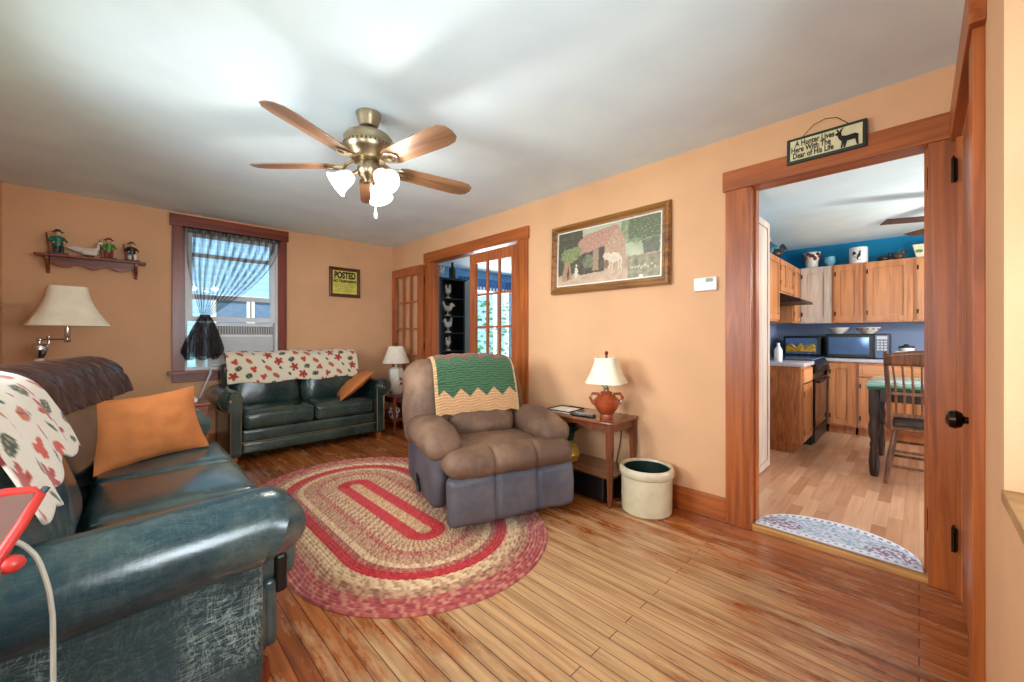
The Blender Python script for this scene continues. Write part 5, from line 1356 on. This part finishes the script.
figurine((-0.09, YB-0.09, 1.8855), R(0), M['figlime'], M['figred'], M['figred'], 'figurine in lime green coat and red cap in the middle of the wall shelf', 1.18, stump)
figurine((0.06, YB-0.09, 1.8855), R(10), M['figdark'], M['tablew'], M['figwhite'], 'seated dark-coated figurine at the right end of the wall shelf', 1.12, stump)
go = thing('goose_figurine', 'white goose figurine with spread tail on the wall shelf beside the lime figurine', 'figurine', (-0.215, YB-0.09, 1.8855)); go.scale = (1.25, 1.25, 1.45)
MB().ell((0, 0, 0.035), (0.048, 0.028, 0.026)).tube([(0.030, 0, 0.045), (0.046, 0, 0.064), (0.052, 0, 0.088)], [0.016, 0.011, 0.010], 10).ell((0.056, 0, 0.094), (0.014, 0.010, 0.011)).tube([(-0.03, 0, 0.04), (-0.075, 0, 0.05), (-0.105, 0, 0.052)], [0.018, 0.018, 0.005], 8).build('body', M['figwhite'], go)
MB().tube([(0.067, 0, 0.094), (0.084, 0, 0.090)], [0.005, 0.002], 6).build('bill', M['gold'], go)
MB().lathe([(0.03, 0), (0.026, 0.014), (0, 0.015)], n=12).build('base', M['tablew'], go)

# ---------------------------------------------------------------- SWING-ARM FLOOR LAMP
fl = thing('floor_lamp', 'chrome swing-arm floor lamp with a wide cream shade behind the sofa', 'lamp', (-0.445, 4.60, 0))
MB().lathe([(0.14, 0), (0.14, 0.015), (0.05, 0.035), (0.02, 0.045)], n=28).build('lamp_foot', M['chrome'], fl)
MB().lathe([(0.013, 0.04), (0.013, 0.70), (0.02, 0.71), (0.02, 0.76), (0.024, 0.80), (0.026, 0.98), (0.022, 1.02)], n=18).build('pole', M['white'], fl)
MB().lathe([(0.022, 1.02), (0.034, 1.04), (0.042, 1.08), (0.044, 1.115), (0.034, 1.13), (0.012, 1.135), (0.012, 1.16)], n=18).build('column_cap', M['chrome'], fl)
mb = MB(); mb.ell((0.0, 0, 1.16), (0.018,)*3, 12, 8).ell((0.045, 0, 1.17), (0.014,)*3, 12, 8); mb.tube([(0, 0, 1.16), (0.13, -0.02, 1.165), (0.16, -0.02, 1.165)], 0.006, 8).tube([(0.045, 0, 1.13), (0.045, 0, 1.19)], 0.008, 8)
mb.build('swing_arm', M['chrome'], fl)
MB().lathe([(0.016, 1.14), (0.02, 1.15), (0.02, 1.17), (0.014, 1.175), (0.018, 1.19), (0.018, 1.25), (0.005, 1.255), (0.005, 1.56)], (0.140, -0.02, 0), 16).build('socket', M['chrome'], fl)
sh = bell_shade(0.238, 0.112, 1.265, 1.565, 8, 1.7); sh.xf(Matrix.Translation((0.140, -0.02, 0)) @ Matrix.Rotation(R(10), 4, 'Z')); sh.build('lamp_shade', M['shade'], fl)

# ---------------------------------------------------------------- cabinet between sofa and loveseat
ct = thing('side_cabinet', 'small dark wood side cabinet squeezed between the sofa arm and the loveseat', 'cabinet', (0.30, 4.24, 0))
MB().box(-0.17, 0.20, -0.18, 0.18, 0.02, 0.62).build('body', M['shelfw'], ct, False, bevel=0.004)
MB().rbox((0.015, 0, 0.632), (0.40, 0.39, 0.025), 0.008, 2).build('cabinet_top', M['shelfw'], ct)
MB().box(-0.14, 0.17, -0.198, -0.18, 0.06, 0.58).build('door', M['tablew'], ct, False, bevel=0.004)
tag(MB().rbox((0.33, 4.20, 0.662), (0.22, 0.20, 0.03), 0.012, 3, puff=(0, 0, 0.01)).wrinkle(0.01, 14).build('folded_cloth', M['figwhite'], None), 'crumpled white cloth lying on the small side cabinet', 'cloth')

# ---------------------------------------------------------------- corner table, white lamp, blue jar
cx, cy = 2.50, 4.64
tb = thing('corner_table', 'small cherry table with curved cabriole legs behind the loveseat arm', 'table', (cx, cy, 0))
pl = [(0.17*(abs(math.cos(a))**0.6)*(1 if math.cos(a) > 0 else -1), 0.20*(abs(math.sin(a))**0.6)*(1 if math.sin(a) > 0 else -1)) for a in [2*PI*i/40 for i in range(40)]]
MB().prism(pl, 0.425, 0.447, 'z').build('table_top', M['cabriole'], tb, False, bevel=0.004)
MB().prism([(a*0.82, b*0.82) for a, b in pl], 0.365, 0.425, 'z').build('apron', M['cabriole'], tb, False)
for sx in (-1, 1):
    for sy in (-1, 1):
        q = [(0.115, 0.145, 0.42), (0.14, 0.17, 0.37), (0.135, 0.165, 0.30), (0.115, 0.14, 0.18), (0.11, 0.135, 0.08), (0.125, 0.15, 0.03), (0.145, 0.17, 0.012)]
        MB().tube([(sx*a, sy*b, c) for a, b, c in q], [0.024, 0.026, 0.021, 0.015, 0.011, 0.013, 0.012], 10).build('leg', M['cabriole'], tb)
MB().box(-0.11, 0.11, -0.14, 0.14, 0.14, 0.155).build('shelf', M['cabriole'], tb, False)
wl = thing('table_lamp', 'white painted jar lamp with a pleated white shade behind the loveseat arm', 'lamp', (2.48, 4.64, 0.447))
MB().lathe([(0.06, 0), (0.075, 0.01), (0.078, 0.025), (0.09, 0.04), (0.097, 0.10), (0.097, 0.30), (0.085, 0.33), (0.05, 0.345), (0.02, 0.35), (0.02, 0.39)], n=6, a0=0.3).build('lamp_base', M['porcelain'], wl, False, bevel=0.006)
q = MB(); rr = random.Random(2)
for k in range(9): q.ell((-0.02+0.06*rr.random(), -0.088+0.008*rr.random(), 0.13+0.12*rr.random()), (0.013, 0.010, 0.010), 8, 5)
q.build('floral_pattern', M['figred'], wl)
mb = MB(); n = 72
for off in (0, -0.003):
    base = len(mb.v)
    for (r, z) in ((0.165, 0.40), (0.142, 0.46), (0.115, 0.53), (0.085, 0.61)):
        for i in range(n): a = 2*PI*i/n; r2 = r + off + (0.003 if i % 2 else -0.001); mb.v.append((r2*math.cos(a), r2*math.sin(a), z))
    for k in range(3):
        for i in range(n): mb.f.append((base+k*n+i, base+k*n+(i+1)%n, base+(k+1)*n+(i+1)%n, base+(k+1)*n+i))
mb.build('lamp_shade', M['shade2'], wl)
MB().lathe([(0.005, 0.39), (0.005, 0.63), (0.009, 0.64), (0.005, 0.65), (0, 0.66)], n=10).build('finial', M['bronze'], wl)
bj = thing('blue_jar', 'blue and white ginger jar on the shelf of the corner table', 'jar', (2.44, 4.62, 0.155))
MB().lathe([(0.04, 0), (0.045, 0.01), (0.075, 0.09), (0.06, 0.13), (0.03, 0.145), (0.035, 0.155), (0.03, 0.17), (0.012, 0.18), (0, 0.195)], n=24).build('jar_body', M['figwhite'], bj)
q = MB()
for k in range(14): a = k*PI/7; q.ell((0.062*math.cos(a), 0.062*math.sin(a), 0.06+0.05*(k%2)), (0.016, 0.016, 0.02), 8, 5)
q.build('blue_pattern', plain('cobalt', (40, 70, 150), 0.3), bj)

# ---------------------------------------------------------------- RED TRAY at near left
rt = thing('red_frame_stand', 'red tube frame with brown panel and red knob before the near sofa arm', 'stand', (-0.20, 0.93, 0))
def RP(x, y, z): return (x+0.20, y-0.93, z)
MB().add([RP(-0.094, 0.93, 0.953), RP(-0.34, 0.95, 0.953), RP(-0.37, 0.87, 0.82), RP(-0.13, 0.85, 0.82)], [(0,1,2,3)]).build('flat_panel', plain('brown_panel', (104, 72, 60), 0.8), rt, False, solid=0.008)
MB().tube([RP(-0.35, 0.955, 0.958), RP(-0.12, 0.935, 0.958), RP(-0.096, 0.932, 0.955), RP(-0.090, 0.93, 0.948), RP(-0.105, 0.905, 0.915), RP(-0.130, 0.875, 0.868), RP(-0.19, 0.80, 0.72), RP(-0.34, 0.60, 0.01)], 0.0068, 12).build('tube_frame', M['red'], rt)
MB().ell(RP(-0.1115, 0.885, 0.870), (0.014, 0.012, 0.012)).tube([RP(-0.13, 0.885, 0.872), RP(-0.1115, 0.885, 0.87)], 0.008, 8).build('clamp_knob', M['red'], rt)
MB().tube([RP(-0.089, 0.93, 0.948), RP(-0.083, 0.935, 0.957)], 0.0045, 8).build('end_cap', M['black'], rt)
MB().tube([RP(-0.35, 0.955, 0.958), RP(-0.36, 0.93, 0.5), RP(-0.34, 0.90, 0.01)], 0.009, 8).build('leg', M['red'], rt)
import itertools
cp = [Vector(p) for p in ((-0.135, 0.90, 0.905), (-0.112, 0.90, 0.898), (-0.093, 0.90, 0.872), (-0.083, 0.90, 0.838), (-0.076, 0.90, 0.79), (-0.074, 0.90, 0.72), (-0.074, 0.90, 0.4), (-0.074, 0.90, 0.02))]
cpp = []
for i in range(len(cp)-1):
    p0, p1, p2, p3 = cp[max(i-1,0)], cp[i], cp[i+1], cp[min(i+2, len(cp)-1)]
    for k in range(6):
        t = k/6; cpp.append(0.5*((2*p1)+(p2-p0)*t+(2*p0-5*p1+4*p2-p3)*t*t+(3*p1-p0-3*p2+p3)*t**3))
cpp.append(cp[-1])
MB().tube([RP(*p) for p in cpp], 0.0032, 8).build('hanging_cord', M['cord'], rt)['label'] = 'grey-green cord hanging down'

# ---------------------------------------------------------------- CEILING FAN
cf = thing('ceiling_fan', 'brass five-blade ceiling fan with white glass lamp shades in the living room', 'ceiling fan', (1.0, 2.19, H))
MB().lathe([(0.0, 0), (0.068, 0), (0.068, -0.012), (0.062, -0.03), (0.05, -0.075), (0.03, -0.088), (0, -0.088)], n=32).build('canopy', M['brass'], cf)
MB().lathe([(0.016, -0.085), (0.016, -0.125)], n=16).build('downrod', M['brass'], cf)
MB().lathe([(0.0, -0.115), (0.06, -0.118), (0.122, -0.130), (0.134, -0.148), (0.13, -0.175), (0.135, -0.18), (0.135, -0.205), (0.12, -0.225), (0.10, -0.25), (0.09, -0.27), (0.055, -0.275), (0, -0.275)], n=40).build('motor_housing', M['brass'], cf)
mb = MB()
for k in range(36): a = 2*PI*k/36; mb.ell((0.133*math.cos(a), 0.133*math.sin(a), -0.193), (0.006, 0.006, 0.010), 6, 4)
mb.build('decorative_band', plain('dark_brass', (120, 96, 60), 0.3, 1.0), cf)
ZB = -0.295
for k in range(5):
    a = R(63.7+72*k)
    pl = [(0.175, -0.052), (0.21, -0.062), (0.56, -0.072), (0.62, -0.064), (0.652, -0.04), (0.66, 0.0), (0.652, 0.04), (0.62, 0.064), (0.56, 0.072), (0.21, 0.062), (0.175, 0.052)]
    RM = Matrix.Rotation(a, 4, 'Z') @ Matrix.Rotation(R(-12), 4, 'X')
    b = MB().prism(pl, -0.003, 0.003, 'z').build('fan_blade', M['blade'], cf, False, bevel=0.0015, loc=(0, 0, ZB)); b.rotation_euler = RM.to_euler()
    i_ = MB().tube([(0.07, 0, 0.035), (0.11, 0, 0.02), (0.15, 0, -0.004), (0.20, 0.0, -0.008)], [0.012, 0.010, 0.010, 0.008], 8)
    for s in (-1, 1): i_.tube([(0.12, 0, 0.01), (0.15, s*0.03, -0.004), (0.20, s*0.04, -0.008), (0.235, s*0.022, -0.008), (0.25, 0, -0.008)], [0.007]*5, 8)
    io = i_.build('blade_iron', M['brass'], cf, loc=(0, 0, ZB)); io.rotation_euler = RM.to_euler()
MB().lathe([(0.05, -0.27), (0.062, -0.29), (0.062, -0.335), (0.05, -0.355), (0.03, -0.37), (0.02, -0.39), (0, -0.395)], n=28).build('light_kit', M['brass'], cf)
glass = plain('frosted_lit_glass', (255, 250, 240), 0.5, emit=(255, 240, 218), es=2.2)
for k in range(3):
    a = R(40+120*k)
    tl_ = Matrix.Rotation(a, 4, 'Z') @ Matrix.Translation((0.055, 0, -0.335)) @ Matrix.Rotation(R(128), 4, 'Y')
    MB().lathe([(0.014, 0), (0.014, 0.03), (0.022, 0.035), (0.024, 0.05)], n=14).xf(tl_).build('lamp_arm', M['brass'], cf)
    g = MB().lathe([(0.024, 0.04), (0.036, 0.055), (0.045, 0.08), (0.05, 0.105), (0.058, 0.13), (0.072, 0.148), (0.070, 0.149), (0.055, 0.131), (0.047, 0.106), (0.042, 0.082), (0.034, 0.06), (0.0, 0.045)], n=24, cap=False).xf(tl_)
    g.build('glass_shade', glass, cf)
for (x, y, l) in ((0.03, -0.03, 0.165), (0.05, 0.02, 0.145)):
    MB().tube([(x, y, -0.38), (x, y, -0.395-l)], 0.0018, 6).lathe([(0.004, -0.43-l), (0.006, -0.42-l), (0.007, -0.40-l), (0.003, -0.39-l)], (x, y, 0), 8).build('pull_chain', M['white'], cf)
for k in range(3):
    a = R(40+120*k); light('fan_bulb', 'POINT', (1.0+0.16*math.cos(a), 2.19+0.16*math.sin(a), H-0.465), 10, (1.0, 0.94, 0.86), 0.035)
